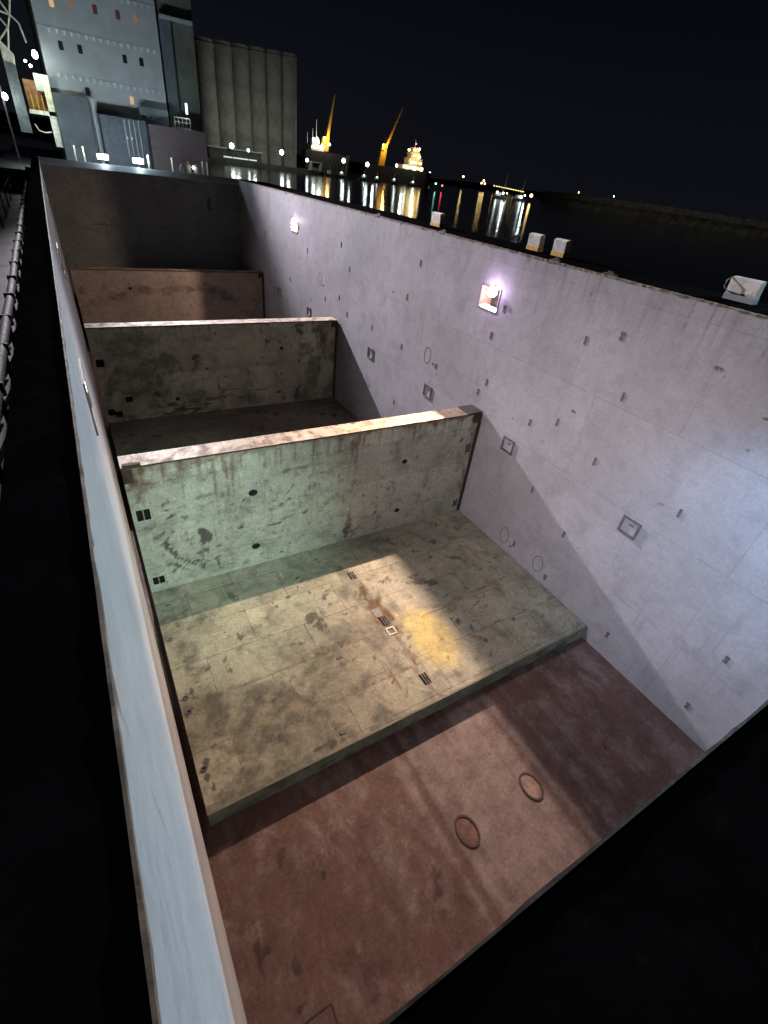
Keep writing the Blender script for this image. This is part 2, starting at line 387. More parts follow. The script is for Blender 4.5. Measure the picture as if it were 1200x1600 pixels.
# seabed-free low shore far off along the horizon
mb = MB(); prof = []
for i in range(61):
    a = R(-8+i*1.6); d = 2300
    prof.append((d*math.sin(a), d*math.cos(a), 6+3*math.sin(i*.9)+3*math.sin(i*.37+1)+(24 if i < 26 else 4)*max(0, 1-i/70)))
vs = []; fs = []
for (x, y, h) in prof: vs += [(x, y, WATER-1), (x, y, h), (x*1.25, y*1.25, h+6), (x*1.25, y*1.25, WATER-1)]
for i in range(60):
    for k in range(3): fs.append((i*4+k, i*4+k+1, i*4+k+5, i*4+k+4))
mb.poly(vs, fs); struct(mb.build('far_shore', M['hill']))

# ------------------------------------------------------------------ the ship
ship = thing('cargo_ship', 'cargo ship with an open box hold, pale side walls and a grey deckhouse', 'ship', (7, 24, ZF-1.2))
L0 = ship

# ---- right side wall
sock = [(14.06,-3.66),(14.43,-4.77),(14.05,-6.58),(14.41,-7.14),(11.24,-7.13),(10.06,-6.58),(10.09,-3.67),(8.9,-3.18),(8.09,-4.8),(8.11,-7.14),(10.11,-9.54),(8.1,-10.34),(4.94,-7.17),(10.08,-12.35),(8.11,-12.6),(4.95,-12.7),(1.82,-10.34),(1.82,-12.69),(27.12,-4.68),(20.04,-3.14),(20.79,-4.77),(23.94,-7.08),(20.73,-7.16),(17.59,-7.12),(20.78,-10.26),(27.09,-7.19),(28.36,-3.61),(28.26,-6.5),(30.32,-7.05),(33.4,-4.7),(36.6,-7.1),(39.7,-7.1),(42.0,-4.8)]
rect = [(6.05,-8.5),(11.97,-8.5),(17.89,-8.5),(23.8,-8.5),(32.94,-8.5),(38.93,-8.5)]
circ = [(18.38,-6.86),(31.22,-6.04),(10.72,-12.33),(8.66,-12.32)]
st = [(y+random.uniform(-.05,.05), z-random.uniform(.35,.9), .07, random.uniform(.3,.7)) for (y,z) in sock if random.random() < .5]
wr = []
for y in lin(2, 46, .9):
    if random.random() < .75: wr.append((y+random.uniform(-.4,.4), ZT, random.uniform(.03,.12), random.uniform(.03,.16)))
wr += [(1.0+random.random()*12, ZT-.02, .012, .2+.45*random.random()) for _ in range(9)]
stw = [(y+random.uniform(-2,2), random.uniform(-12.5,-3), random.uniform(.04,.16), random.uniform(.03,.07), random.uniform(-.4,.4)) for y in lin(1,46,.8)]
holes = [(y-LHA, y+LHB, LZ0, LZ1) for y in LAMP_R]
rw = sheet('side_wall', M['wall'], (XR,0,0), (0,1,0), (0,0,1), lin(YN,YF,.14), lin(ZF,ZT,.14), ship, holes,
           {'stain': field(stw), 'rust': field(wr), 'top': lambda u, v: max(0, 1-(ZT-v)/2.2)*(.95 if u < 16 else .45)}, flip=True)
X = XR
def wall_box(mb, y0, y1, z0, z1, t=.012): mb.box(X-t, X+.001, y0, y1, z0, z1)
for (y, z) in sock:                                    # small lashing sockets: a plate with one or two dark slots
    mb = MB(); hw = .06
    two = random.random() < .6
    if two:
        mb.box(X-.02, X-.001, y-hw, y+hw, z+.025, z+.13); mb.box(X-.02, X-.001, y-hw, y+hw, z-.13, z-.025)
        mb.box(X-.012, X-.001, y-.03, y+.03, z-.03, z+.03)
    else:
        mb.box(X-.02, X-.001, y-.04, y+.04, z-.14, z+.14)
    mb.build('lashing_socket', M['fit'], rw)
for (y, z) in rect:                                     # square frames with a recessed cover
    mb = MB(); a, b, t = .33, .31, .075
    mb.box(X-.05, X-.001, y-a, y+a, z+b-t, z+b, .008); mb.box(X-.05, X-.001, y-a, y+a, z-b, z-b+t, .008)
    mb.box(X-.048, X-.001, y-a, y-a+t, z-b+t, z+b-t, .008); mb.box(X-.048, X-.001, y+a-t, y+a, z-b+t, z+b-t, .008)
    fo = mb.build('square_frame', M['fit'], rw)
    mb = MB(); mb.box(X-.02, X-.001, y-.12, y+.03, z+.06, z+.13); mb.build('cover_latch', M['fit'], rw)
for (y, z) in circ:
    mb = MB(); mb.ring((X-.001, y, z), .24, .42, .055, (0,0,1), (0,1,0), .03) if False else mb.ring((X-.001, y, z), .27, .40, .04, (0,-1,0), (0,0,1), .006)
    mb.build('manhole_rim', M['ringm'], rw)
    mb = MB(); mb.box(X-.03, X-.001, y-.55, y-.47, z-.28, z-.2); mb.build('manhole_lug', M['fit'], rw)

# ---- recessed hold lamps
def hold_lamp(y, side, power, bulb, soft=0):
    sx = 1 if side == 'r' else -1; xw = XR if side == 'r' else XL
    D = .66; x1 = xw+sx*D
    mb = MB()
    def q(a, b, c, d): mb.poly([a, b, c, d], [(0,1,2,3)])
    y0, y1 = y-LHA, y+LHB
    q((x1,y0,LZ0),(x1,y1,LZ0),(x1,y1,LZ1),(x1,y0,LZ1))
    q((xw,y0,LZ0),(xw,y1,LZ0),(x1,y1,LZ0),(x1,y0,LZ0)); q((xw,y0,LZ1),(xw,y1,LZ1),(x1,y1,LZ1),(x1,y0,LZ1))
    q((xw,y0,LZ0),(xw,y0,LZ1),(x1,y0,LZ1),(x1,y0,LZ0)); q((xw,y1,LZ0),(xw,y1,LZ1),(x1,y1,LZ1),(x1,y1,LZ0))
    lm = mb.build('hold_lamp', M['lampbox'], ship)
    mb = MB(); xa, xb = sorted((xw-sx*.03, xw-sx*.001)); t = .05
    mb.box(xa, xb, y0-t, y1+t, LZ1, LZ1+t); mb.box(xa, xb, y0-t, y1+t, LZ0-t, LZ0); mb.box(xa, xb, y0-t, y0, LZ0, LZ1); mb.box(xa, xb, y1, y1+t, LZ0, LZ1)
    mb.build('lamp_frame', M['padgrey'], lm)
    for z in (LZ0+.035, LZ0+.075, LZ0+.115):
        mb = MB(); xa, xb = sorted((xw+sx*.03, xw+sx*.042)); mb.box(xa, xb, y0+.005, y1-.005, z-.0032, z+.0032); mb.build('louvre_slat', M['padgrey'], lm)
    bz = LZ1-.26; bx = xw+sx*.48
    if side == 'l':                                     # these have a flush glass
        xa, xb = sorted((xw+sx*.02, xw-sx*.014)); mb = MB(); mb.box(xa, xb, y-.46, y+.34, LZ0+.36, LZ0+.62, .006); mb.build('lamp_glass', bulb, lm)
        if soft: lamp('hold_lamp_light', 'SPOT', (xw-sx*.05, y, bz-.1), (1.0,.87,.88), soft, .12, (xw-sx*14, y-1, bz-(6.2 if y < 10 else 3.8)), 78 if y < 10 else 62, 1.0)
        return lm
    mb = MB(); mb.ball((xw-sx*.04, y-.22, LZ1-.13), .19, 16, 10); mb.build('bulb', bulb, lm)
    mb = MB(); mb.tube([(xw-sx*.001, y-.30, LZ1+.12), (xw-sx*.07, y-.30, LZ1+.11), (xw-sx*.07, y-.30, LZ1+.03)], .03, 8); mb.build('bulb_holder', M['padgrey'], lm)
    if power: lamp('lens_halo_light', 'POINT', (xw-sx*.34, y-.30, LZ1-.09), (.86,.60,1.0), power*.0042, .14)  # added violet light, imitates a lens halo on the wall
    if power:
        lo = lamp('hold_lamp_light', 'SPOT', (xw+sx*.25, y+.10, bz), (1.0,.72,.53), power, .022, (xw-sx*5.6, y+(-6.5 if y < 30 else 5.0), bz-(9.4 if y < 30 else 6.5)), 128, 1.0)
    return lm
hold_lamp(LAMP_R[0], 'r', 15000, M['bulb']); hold_lamp(LAMP_R[1], 'r', 3600, M['bulb'])
for y, p_ in zip(LAMP_L, (4600, 1800, 900)): hold_lamp(y, 'l', 0, M['bulb_soft'], p_)

# ---- left side wall
holes = [(y-LHA, y+LHB, LZ0, LZ1) for y in LAMP_L]
lr = [(1.36, ZT, .05, .22), (1.33, -2.3, .014, .75, .05), (1.52, ZT, .10, .06), (2.6, ZT, .03, .10)]
lr += [(y+random.uniform(-.4,.4), ZT, random.uniform(.03,.12), random.uniform(.008,.03)) for y in lin(.4, 40, .45)]
sheet('side_wall', M['lwall'], (XL,0,0), (0,1,0), (0,0,1), lin(YN,YF,.16), lin(ZF,ZT,.16), ship, holes,
      {'rust': field(lr), 'top': lambda u, v: max(0, 1-(ZT-v)/1.2)*.3})
# ---- end walls
sheet('end_wall', M['endwall'], (0,YF,0), (1,0,0), (0,0,1), lin(XL,XR,.2), lin(ZF,-2.07,.2), ship, (),
      {'stain': field((), [(3.1,3.2,-6.6,-5.0),(2.2,8,-5.72,-5.66),(7.4,7.5,-7,-3),(11.2,11.5,-4.2,-3.2)]), 'top': lambda u, v: max(0, 1-(ZT-v)/1.5)*.4})
sheet('end_wall', M['endwall'], (0,YN,0), (1,0,0), (0,0,1), lin(XL,XR,.5), lin(ZF,ZT,.5), ship, (), {}, flip=True)
# ---- tank top
fs_ = [(.7,1.6,.16,.10,.4),(.9,2.3,.10,.13),(1.35,4.3,.35,.16,.6),(2.0,3.6,.12,.25,.3),(11.2,2.4,.25,.04,.8),(.35,2.9,.12,.3),(4.4,2.0,.5,.06,.9)]
fl = sheet('hold_floor', M['tank'], (0,0,ZF), (1,0,0), (0,1,0), lin(XL,XR,.12), lin(YN,YF,.16), ship, (), {'stain': field(fs_), 'light_tint': lambda u, v: max(max(5.3-u, u-8.75)*.35, (v-5.4)*.4)+.20*math.sin(7.5*u+2.2*math.sin(2.1*u+1)+.08*v)+.10*math.sin(17*u)+.05})  # bands of louvre light painted into the floor colour
for (x, y) in ((8.13,2.58),(5.77,2.56)):
    mb = MB(); mb.ring((x,y,ZF+.001), .30, .40, .055, (1,0,0), (0,1,0), .035); mr = mb.build('manhole_rim', M['ringred'], fl)
    mb = MB(); n = 28
    vs = [(x+.245*math.cos(2*math.pi*k/n), y+.345*math.sin(2*math.pi*k/n), ZF+.012) for k in range(n)]
    mb.poly(vs, [tuple(range(n))]); mb.build('manhole_cover', M['dustcover'] if x > 7 else M['redcover'], fl)
mb = MB()
for (a, b, c, d) in ((.15,1.35,1.42,1.45),(1.32,1.35,.2,1.42)): mb.box(a, b, c, d, ZF, ZF+.012)
mb.build('floor_plate_rim', M['ringred'], fl)
# ---- coamings, decks and hull
def edge_lip(name, x0, x1, y0, y1, axis, parent, jag=.012):
    """a thin worn, chipped lip along the coaming edge"""
    mb = MB(); a, b = (y0, y1) if axis == 'y' else (x0, x1); ts = lin(a, b, .11); vs = []; fs = []
    for t in ts:
        e = random.uniform(-jag, jag)+(random.uniform(-2.2,2.2)*jag if random.random() < .12 else 0)
        h = ZT+.012+random.uniform(0,.012)
        if axis == 'y': vs += [(x0+e, t, ZT-.03), (x0+e, t, h), (x1, t, h), (x1, t, ZT-.03)]
        else: vs += [(t, y1+e, ZT-.03), (t, y1+e, h), (t, y0, h), (t, y0, ZT-.03)]
    for i in range(len(ts)-1):
        for k in range(4): fs.append((i*4+k, i*4+(k+1)%4, (i+1)*4+(k+1)%4, (i+1)*4+k))
    mb.poly(vs, fs); return mb.build(name, M['rustedge'], parent)
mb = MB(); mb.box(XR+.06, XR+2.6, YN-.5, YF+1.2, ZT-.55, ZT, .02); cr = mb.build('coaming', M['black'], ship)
edge_lip('coaming_lip', XR-.012, XR+.055, YN, YF, 'y', cr)
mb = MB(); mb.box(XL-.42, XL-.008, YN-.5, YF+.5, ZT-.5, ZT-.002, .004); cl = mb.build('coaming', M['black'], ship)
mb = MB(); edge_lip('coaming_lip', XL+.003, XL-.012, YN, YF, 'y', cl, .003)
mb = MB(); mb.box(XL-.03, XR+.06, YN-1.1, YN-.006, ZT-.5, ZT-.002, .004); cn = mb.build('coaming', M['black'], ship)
edge_lip('coaming_lip', XL, XR, YN-.008, YN+.003, 'x', cn, .003).data.materials[0] = M['corner']
mb = MB(); mb.box(XL-.03, XR+.06, YF+.61, YF+1.25, ZT-.6, ZT+.01, .02); cf = mb.build('coaming', M['house'], ship)
mb = MB(); mb.prism([(YF-.12, -2.06), (YF+.60, ZT+.03), (YF+.60, -2.10), (YF-.12, -2.10)], XL+.03, XR-.01, 'x'); mb.build('coaming_flange', M['house'], cf)
# hull and side decks
mb = MB(); mb.box(XR+.9, XR+4.2, -30, 105, WATER-1.5, -3.4); mb.box(-3.2, XL-.9, -30, 105, WATER-1.5, -3.9)
mb.box(-3.2, XR+4.2, YF+.8, 105, WATER-1.4, -2.6); mb.box(-3.2, XR+4.2, -30, YN-1.2, WATER-1.4, -3.6)
mb.build('hull', M['hullm'], ship)
mb = MB(); mb.box(XL-1.0, XL-.06, YN-1, YF, ZF-.8, -3.9); mb.box(XR+.6, XR+1.0, YN-1, YF, ZF-.8, ZT-.6)
mb.box(XL-1, XR+1, YN-1, YF+1, ZF-.8, ZF-.05); mb.box(XL-1, XR+1, YF+.55, YF+.79, ZF-.7, ZT-.65); mb.box(XL-1, XR+1, YN-1.19, YN-.55, ZF-.7, ZT-.55)
mb.build('double_bottom', M['hullm'], ship)
# left side deck: pipe rail, stays and clutter
mb = MB(); mb.tube([(-1.34, y, -3.25+.02*math.sin(y*.7)) for y in lin(-1, 56, 1.5)], .085, 10)
pp = mb.build('deck_pipe', M['pipe'], ship)
for y in lin(3, 54, 1.9):
    mb = MB(); mb.box(-1.44, -1.24, y-.05, y+.05, -3.36, -3.15, .02); mb.tube([(-1.34,y,-3.9),(-1.34,y,-3.35)], .04, 8); mb.build('pipe_clamp', M['pipe'], pp)
for i, y in enumerate(lin(4, 48, 1.55)):
    mb = MB(); j = random.uniform(-.1,.1)
    mb.prism([(XL-.45, ZT-.12), (XL-.45, -3.88), (XL-.95, -3.88)], y+j, y+j+.03, 'y'); mb.build('coaming_stay', M['black'], ship)
    if i % 2 == 0:
        mb = MB(); yy = y+.6; mb.tube([(-.95,yy,-3.9),(-.95,yy,-3.65)], .07, 10); mb.tube([(-.95,yy-.16,-3.62),(-.95,yy+.16,-3.62)], .05, 8)
        mb.build('deck_cleat', M['pipe'], ship)
for (x, y, a) in ((-1.05, 5.4, .1), (-.92, 10.2, .13), (-.8, 6.1, .07), (-.85,14.2,.08),(-.9,22.,.08)):
    mb = MB(); mb.box(x-a*.6, x+a*.6, y-a, y+a, -3.9, -3.68, .02); mb.tube([(x, y, -3.7), (x, y, -3.6)], a*.5, 10); mb.build('twistlock_foot', M['pipe'], ship)

for y in (24.6, 18.9, 12.4, 10.2, 5.2, 3.6):
    mb = MB(); mb.box(XR+.12, XR+.30, y-.22, y+.22, ZT+.001, ZT+.05, .01); mb.box(XR+.19, XR+.23, y-.1, y+.1, ZT+.05, ZT+.11); mb.build('edge_lug', M['pipe'], cr)
mb = MB(); mb.tube([(-.92+.07*math.sin(y*1.1)+.05*math.sin(y*2.7), y, -3.87) for y in lin(2, 44, .4)], .03, 8); mb.build('deck_hose', M['pipe'], ship)
for y in lin(6, 46, 4):
    mb = MB(); mb.tube([(-2.2,y,-3.9),(-2.2,y,-2.9)], .03, 8); mb.build('rail_post', M['pipe'], ship)
mb = MB()
for z in (-2.92, -3.3): mb.tube([(-2.2,y,z-.03*abs(math.sin(y*.785))) for y in lin(6, 46, 1)], .018, 6)
mb.build('rail_wire', M['pipe'], ship)
# ---- vent boxes on the right coaming
for (y, wd, hood) in ((21.42,.72,0),(14.87,.60,0),(13.58,.58,0),(6.97,.78,1)):
    x = 15.5; z0, z1 = ZT-.01, -1.19
    mb = MB(); mb.prism([(x, z0+.15), (x-.03, z1-.05), (x+.10, z1), (x+.22, z1), (x+.26, z0+.15)], y-wd/2, y+wd/2, 'y')
    vb = mb.build('vent_box', M['white'], ship)
    mb = MB(); mb.box(x-.02, x+.28, y-wd/2-.01, y+wd/2+.01, z0, z0+.149); mb.build('vent_foot', M['yellowp'] if not hood else M['house'], vb)  # yellow here stands in for lamp light along the box bottom
    if not hood: continue
    mb = MB(); mb.tube([(x-.02, y+wd/2-.02, z0+.2), (x-.10, y+wd/2+.05, z0+.3), (x-.10, y+wd/2+.05, z0+.45), (x-.02, y+wd/2-.02, z0+.55)], .015, 6); mb.build('handle', M['padgrey'], vb)

# ---- deckhouse
YH = 64.0
mb = MB(); mb.box(2.0, 11.75, YH, YH+16, -2.6, 16.5, .05); dh = mb.build('deckhouse', M['house'], ship)
def window(x, z, mat, w_=.36, h_=.60):
    mb = MB(); n = 4; pts = []
    for (sx, sz, a0) in ((1,1,0),(-1,1,90),(-1,-1,180),(1,-1,270)):
        for k in range(n+1):
            a = R(a0+90*k/n); pts.append((x+sx*(w_/2-.09)+.09*math.cos(a), z+sz*(h_/2-.09)+.09*math.sin(a)))
    mb.prism(pts, YH-.015, YH+.02, 'y'); wo = mb.build('window', mat, dh)
for (x, z, mt) in ((3.5,8.6,'win_amber'),(4.93,8.75,'win_dim'),(6.75,8.8,'win_red'),(8.53,8.8,'win_red'),(9.92,8.8,'win_dim'),
                   (3.54,5.97,'win_dark'),(4.99,5.98,'win_dark'),(8.55,5.95,'win_dark'),(9.96,5.97,'win_dark'),(8.61,3.04,'win_amber'),(4.95,3.14,'win_dark'),
                   (3.5,11.6,'win_dark'),(5,11.6,'win_dim'),(8.5,11.6,'win_dark'),(9.9,11.6,'win_dark')):
    window(x, z, M[mt])
for zr in (6.95, 4.05, 9.9):
    mb = MB(); mb.box(2.0, 11.75, YH-.035, YH-.003, zr+.05, zr+.09); lg = mb.build('deck_ledge', M['house'], dh)
    for x in lin(2.9, 11.2, .55):
        mb = MB(); mb.prism([(x-.11, zr+.049), (x+.11, zr+.049), (x, zr-.24)], YH-.06, YH-.003, 'x') if False else mb.prism([(YH-.10, zr+.049), (YH-.003, zr+.049), (YH-.003, zr-.26), (YH-.03, zr-.26)], x-.09, x+.09, 'x'); mb.build('gusset', M['gusset'], lg)
mb = MB(); mb.box(2.02, 4.75, YH-1.2, YH-.01, -2.6, 2.65, .03); mb.build('lower_house', M['house_dark'], dh)
mb = MB(); mb.box(4.85, 5.15, YH-2.3, YH-2.0, -2.6, 2.6, .02); mb.build('post', M['house'], dh)
mb = MB(); mb.box(12.05, 15.2, YH+1, YH+10, -2.6, 13.0, .05); mb.build('funnel_casing', M['tower'], dh)
mb = MB(); mb.box(12.0, 13.0, YH+.4, YH+.99, 2.2, 9.3, .02); mb.build('louvre_panel', M['house_dark'], dh)
mb = MB(); mb.box(12.0, 14.9, YH-.2, YH+.39, 9.3, 9.55, .02); mb.build('wing_ledge', M['house'], dh)
# ribbed dark stack before the house
mb = MB(); mb.box(5.2, 9.0, 60.2, 62.0, -2.6, 1.55, .03); rs = mb.build('ribbed_screen', M['ribs'], ship)
for i, x in enumerate((7.15,7.55,7.95,8.35)):
    mb = MB(); mb.tube([(x,60.08,-1.3),(x,60.08,1.45)], .05, 8); mb.build('locking_bar', M['house'], rs)
for x in lin(5.35, 6.85, .3):
    mb = MB(); mb.box(x-.06, x+.06, 60.1, 60.199, -2.3, 1.4, .01); mb.build('rib', M['ribs'], rs)
mb = MB(); mb.box(7.1, 7.25, 60.0, 60.07, .0, .18); mb.box(7.5, 7.65, 60.0, 60.07, .0, .18); mb.build('lock_handle', M['white'], rs)
mb = MB(); mb.box(9.05, 14.1, 59.0, 61.9, -2.6, 1.35, .04); mb.build('maroon_locker', M['maroon'], ship)
mb = MB(); mb.box(8.9, 11.4, 62.0, 63.0, -2.6, 2.65, .03); mb.build('store_house', M['house_dark'], ship)
# lit platform by the casing
mb = MB(); mb.box(11.6, 13.0, 60.2, 61.6, 1.38, 1.48); pl = mb.build('platform', M['white'], ship)
for x in lin(11.6, 13.0, .35):
    mb = MB(); mb.tube([(x,60.2,1.48),(x,60.2,2.2)], .022, 6); mb.build('stanchion', M['white'], pl)
mb = MB(); mb.tube([(11.6,60.2,2.2),(13.0,60.2,2.2)], .025, 6); mb.tube([(11.6,60.2,1.85),(13.0,60.2,1.85)], .018, 6); mb.build('rail', M['white'], pl)
mb = MB(); mb.box(12.75, 12.93, 60.4, 60.5, 2.55, 3.35, .02); mb.build('tube_lamp', emit('tube_lamp_glass', (.75,.95,1.0), 3.0), ship)
lamp('platform_light', 'POINT', (12.7, 60.1, 2.6), (.8,.95,1), 60, .1)
# deck floodlights at the far coaming (pointing up the hold)
for x in (4.09, 6.61):
    mb = MB(); mb.tube([(x,51.0,-2.6),(x,51.0,-1.62)], .05, 8); fo = mb.build('deck_floodlight', M['padgrey'], ship)
    mb = MB(); mb.prism([(51.0,-1.60),(50.78,-1.52),(50.80,-1.14),(51.1,-1.22)], x-.42, x+.42, 'x'); mb.build('lamp_housing', M['padgrey'], fo)
    mb = MB(); mb.prism([(50.775,-1.49),(50.765,-1.49),(50.785,-1.17),(50.795,-1.17)], x-.36, x+.36, 'x'); mb.build('lamp_glass', M['flood'], fo)
    lamp('deck_flood_light', 'SPOT', (x, 50.6, -1.0), (.80,.95,1.0), 1600, .2, (7, 64, 10.0), 160, .6)
    lamp('deck_flood_spill', 'POINT', (x, 50.0, -.95), (.70,.90,1.0), 260, .15)
# bits of rail and posts along the far coaming
for x in (2.3, 2.9, 7.55, 9.4, 11.9, 12.3):
    mb = MB(); mb.box(x-.05, x+.05, 52.0, 52.1, -2.6, -.85, .01); mb.build('rail_post', M['cream'], ship)
for (x, z) in ((10.1,-1.4),(10.7,-1.2),(11.3,-1.3)):
    mb = MB(); mb.box(x-.16, x+.16, 51.8, 52.1, -2.6, z, .03); mb.tube([(x,51.95,z),(x,51.95,z+.2)], .06, 8); mb.build('vent_head', M['padgrey'], ship)
mb = MB(); mb.ball((11.05, 51.6, -1.35), .10, 10, 6); mb.build('small_deck_lamp', M['flood'], ship)
# lit side passage left of the deckhouse
mb = MB(); mb.box(1.45, 1.98, YH-.6, YH-.4, 1.25, 3.75, .01); mb.build('lit_panel', M['cream'], ship)
mb = MB(); mb.box(1.40, 1.97, YH-.6, YH-.4, -1.3, .95, .01); mb.build('lit_panel', M['white'], ship)
mb = MB(); mb.box(-.05, 1.44, YH-.7, YH-.4, .92, 1.22, .01); mb.build('passage_beam', M['cream'], ship)
mb = MB(); mb.box(.0, 1.44, YH+.6, YH+.8, 1.2, 3.3); mb.build('passage_back', plain('orange_brown_paint', (.30,.14,.06), .6, rust=.5), ship)
for x in (.35, .75, 1.15):
    mb = MB(); mb.tube([(x,YH-.3,1.22),(x,YH-.3,2.3)], .05, 8); mb.build('passage_post', M['yellowp'], ship)
mb = MB(); mb.box(.9, 1.44, YH-.5, YH-.3, 2.6, 3.75); mb.build('passage_plate', M['house'], ship)
mb = MB(); mb.tube([(.1,YH-.5,.2),(.35,YH-.5,-.25),(.8,YH-.5,-.35),(1.3,YH-.5,-.25)], .05, 8); mb.build('bent_pipe', M['cream'], ship)
mb = MB(); mb.ball((1.38, YH-1.0, 4.95), .22, 10, 6, (1,1,1.3)); mb.build('passage_lamp', emit('passage_lamp_glass', (.85,.97,1.0), 25), ship)
lamp('passage_light', 'POINT', (.7, YH-1.6, 3.6), (.92,1.0,.72), 150, .2)
lamp('passage_light_low', 'POINT', (.9, YH-1.7, 0.2), (.85,1.0,.9), 50, .2)
# deck crane: grey house, lattice jib on top, lamp on its post
mb = MB(); mb.prism([(-1.0,4.1),(-.25,3.95),(-.22,-.5),(-1.05,-.5)], 61.5, 63.2, 'y'); dc = mb.build('deck_crane', plain('crane_house_paint', (.12,.14,.13), .6), ship)
mb = MB(); mb.prism([(-1.0,4.13),(-.25,3.98),(-.15,4.6),(-.95,5.4)], 61.6, 63.0, 'y'); mb.build('crane_head', M['cream'], dc)
mb = MB()
J = [(-.95,5.3),(-.5,4.6),(-.9,7.2),(-.1,6.2),(-.7,8.4),(.25,7.0),(-.3,9.6),(.6,8.2)]
for k in range(0, 6, 2):
    a, b, c, d = J[k], J[k+1], J[k+2], J[k+3]
    for (p, q) in ((a,c),(b,d),(c,d),(a,d)): mb.tube([(p[0],62,p[1]),(q[0],62,q[1])], .075, 6)
mb.tube([(.3,62,7.0),(.75,62,6.6),(.95,62,5.5)], .07, 6)
mb.build('lattice_jib', M['cream'], dc)
mb = MB(); mb.tube([(-1.75,61,-2.6),(-1.75,61,3.6)], .09, 8); mb.tube([(-1.75,61,3.6),(-2.0,61,4.2)], .06, 6); dp = mb.build('lamp_post', M['pipe'], ship)
mb = MB(); mb.ball((-1.55, 60.8, 1.75), .20, 10, 6, (1,1,1.3)); mb.build('post_lamp', emit('post_lamp_glass', (.9,.97,1.0), 20), dp)
lamp('post_light', 'POINT', (-1.35, 60.2, 1.7), (.9,.97,1.0), 120, .2)
mb = MB(); mb.ball((.55, 62.2, 4.35), .09, 8, 6); mb.ball((.85, 62.2, 4.1), .10, 8, 6); mb.build('small_deck_lamp', M['flood'], ship)

# ------------------------------------------------------------------ tween-deck panels
PX0, PX1 = 0.0, 13.93
def standing_panel(yf, label, face_mat, top_mat, fields, pockets, discs, corner_right=False):
    t = thing('hold_panel', label, 'steel panel', ((PX0+PX1)/2, yf+PTH/2, ZD), 'tween-deck panels in the hold')
    holes = [p[:4] for p in pockets]
    body = sheet('face_plate', face_mat, (0,yf,0), (1,0,0), (0,0,1), lin(PX0,PX1,.10), lin(ZD+.012,PT,.10), t, holes, fields, uvo=(yf*1.7, 0))
    mb = MB(); mb.poly([(PX0,yf,ZD),(PX1,yf,ZD),(PX1,yf+PTH,ZD),(PX0,yf+PTH,ZD),(PX0,yf,PT-.005),(PX1,yf,PT-.005),(PX1,yf+PTH,PT-.005),(PX0,yf+PTH,PT-.005)],
                     [(3,2,6,7),(0,3,7,4),(1,5,6,2)]); mb.build('back_plate', M['lid_edge_p'], t)
    tp = sheet('top_plate', top_mat, (0,0,PT), (1,0,0), (0,1,0), lin(PX0,PX1,.10), lin(yf-.012,yf+PTH,.10), t, (), {'rust': field([(x, yf+random.random()*.7, random.uniform(.1,.5), random.uniform(.04,.2), random.random()*3) for x in lin(.2,13.6,.55)]),
               'stain': field([(x, yf+random.choice((.02,.7)), random.uniform(.1,.4), .05) for x in lin(.2,13.6,.8)])}, uvo=(yf, -yf))
    mb = MB(); mb.prism([(yf-.014, PT-.002), (yf-.014, PT-.05), (yf-.001, PT-.06), (yf-.001, PT-.002)], PX0, PX1, 'x'); mb.build('top_edge', M['corner'], tp)
    for p in pockets:
        x0, x1, z0, z1, dbl = p
        mb = MB(); d = .16; y = yf+d
        mb.poly([(x0,y,z0),(x1,y,z0),(x1,y,z1),(x0,y,z1),(x0,yf,z0),(x1,yf,z0),(x1,yf,z1),(x0,yf,z1)], [(0,1,2,3),(0,4,5,1),(3,2,6,7),(0,3,7,4),(1,5,6,2)])
        po = mb.build('lifting_pocket', M['hole'], body)
        if dbl:
            xm = (x0+x1)/2; mb = MB(); mb.box(xm-.022, xm+.022, yf-.004, yf+.1, z0, z1); mb.build('pocket_bar', M['padgrey'], body)
    for (x, z, r) in discs:
        mb = MB(); mb.ring((x,yf-.001,z), r*1.25, r, .03, (1,0,0), (0,0,1), .014, 20); n = 18
        mb.poly([(x+(r*1.25-.03)*math.cos(2*math.pi*k/n), yf-.004, z+(r-.03)*math.sin(2*math.pi*k/n)) for k in range(n)], [tuple(range(n))]); mb.build('drain_hole', M['hole'], body)
    # corner castings and the end seal strip
    for (xa, xb) in ((PX1-.11, PX1+.035),):
        mb = MB(); mb.box(xa, xb, yf-.05, yf-.002, ZD+.06, PT-.42, .008); sp = mb.build('end_strip', M['corner'], t)
    mb = MB(); mb.box(PX1-.42, PX1+.03, yf-.035, yf-.003, PT-.42, PT-.062, .012); mb.build('corner_casting', M['corner'], t)
    if corner_right:
        mb = MB(); mb.box(PX1-.75, PX1+.03, yf-.03, yf+PTH+.01, PT+.003, PT+.045, .01); mb.build('corner_casting', M['corner'], t)
        mb = MB(); mb.box(PX0+.0, PX0+.28, yf-.03, yf-.003, PT-.55, PT-.062, .012); mb.box(PX0+.05, PX0+.55, yf+.02, yf+.16, PT+.003, PT+.05, .01); mb.build('corner_casting', M['corner'], t)
    return t
M['lid_edge_p'] = plain('panel_back_paint', (.16,.15,.12), .6, rust=.4)
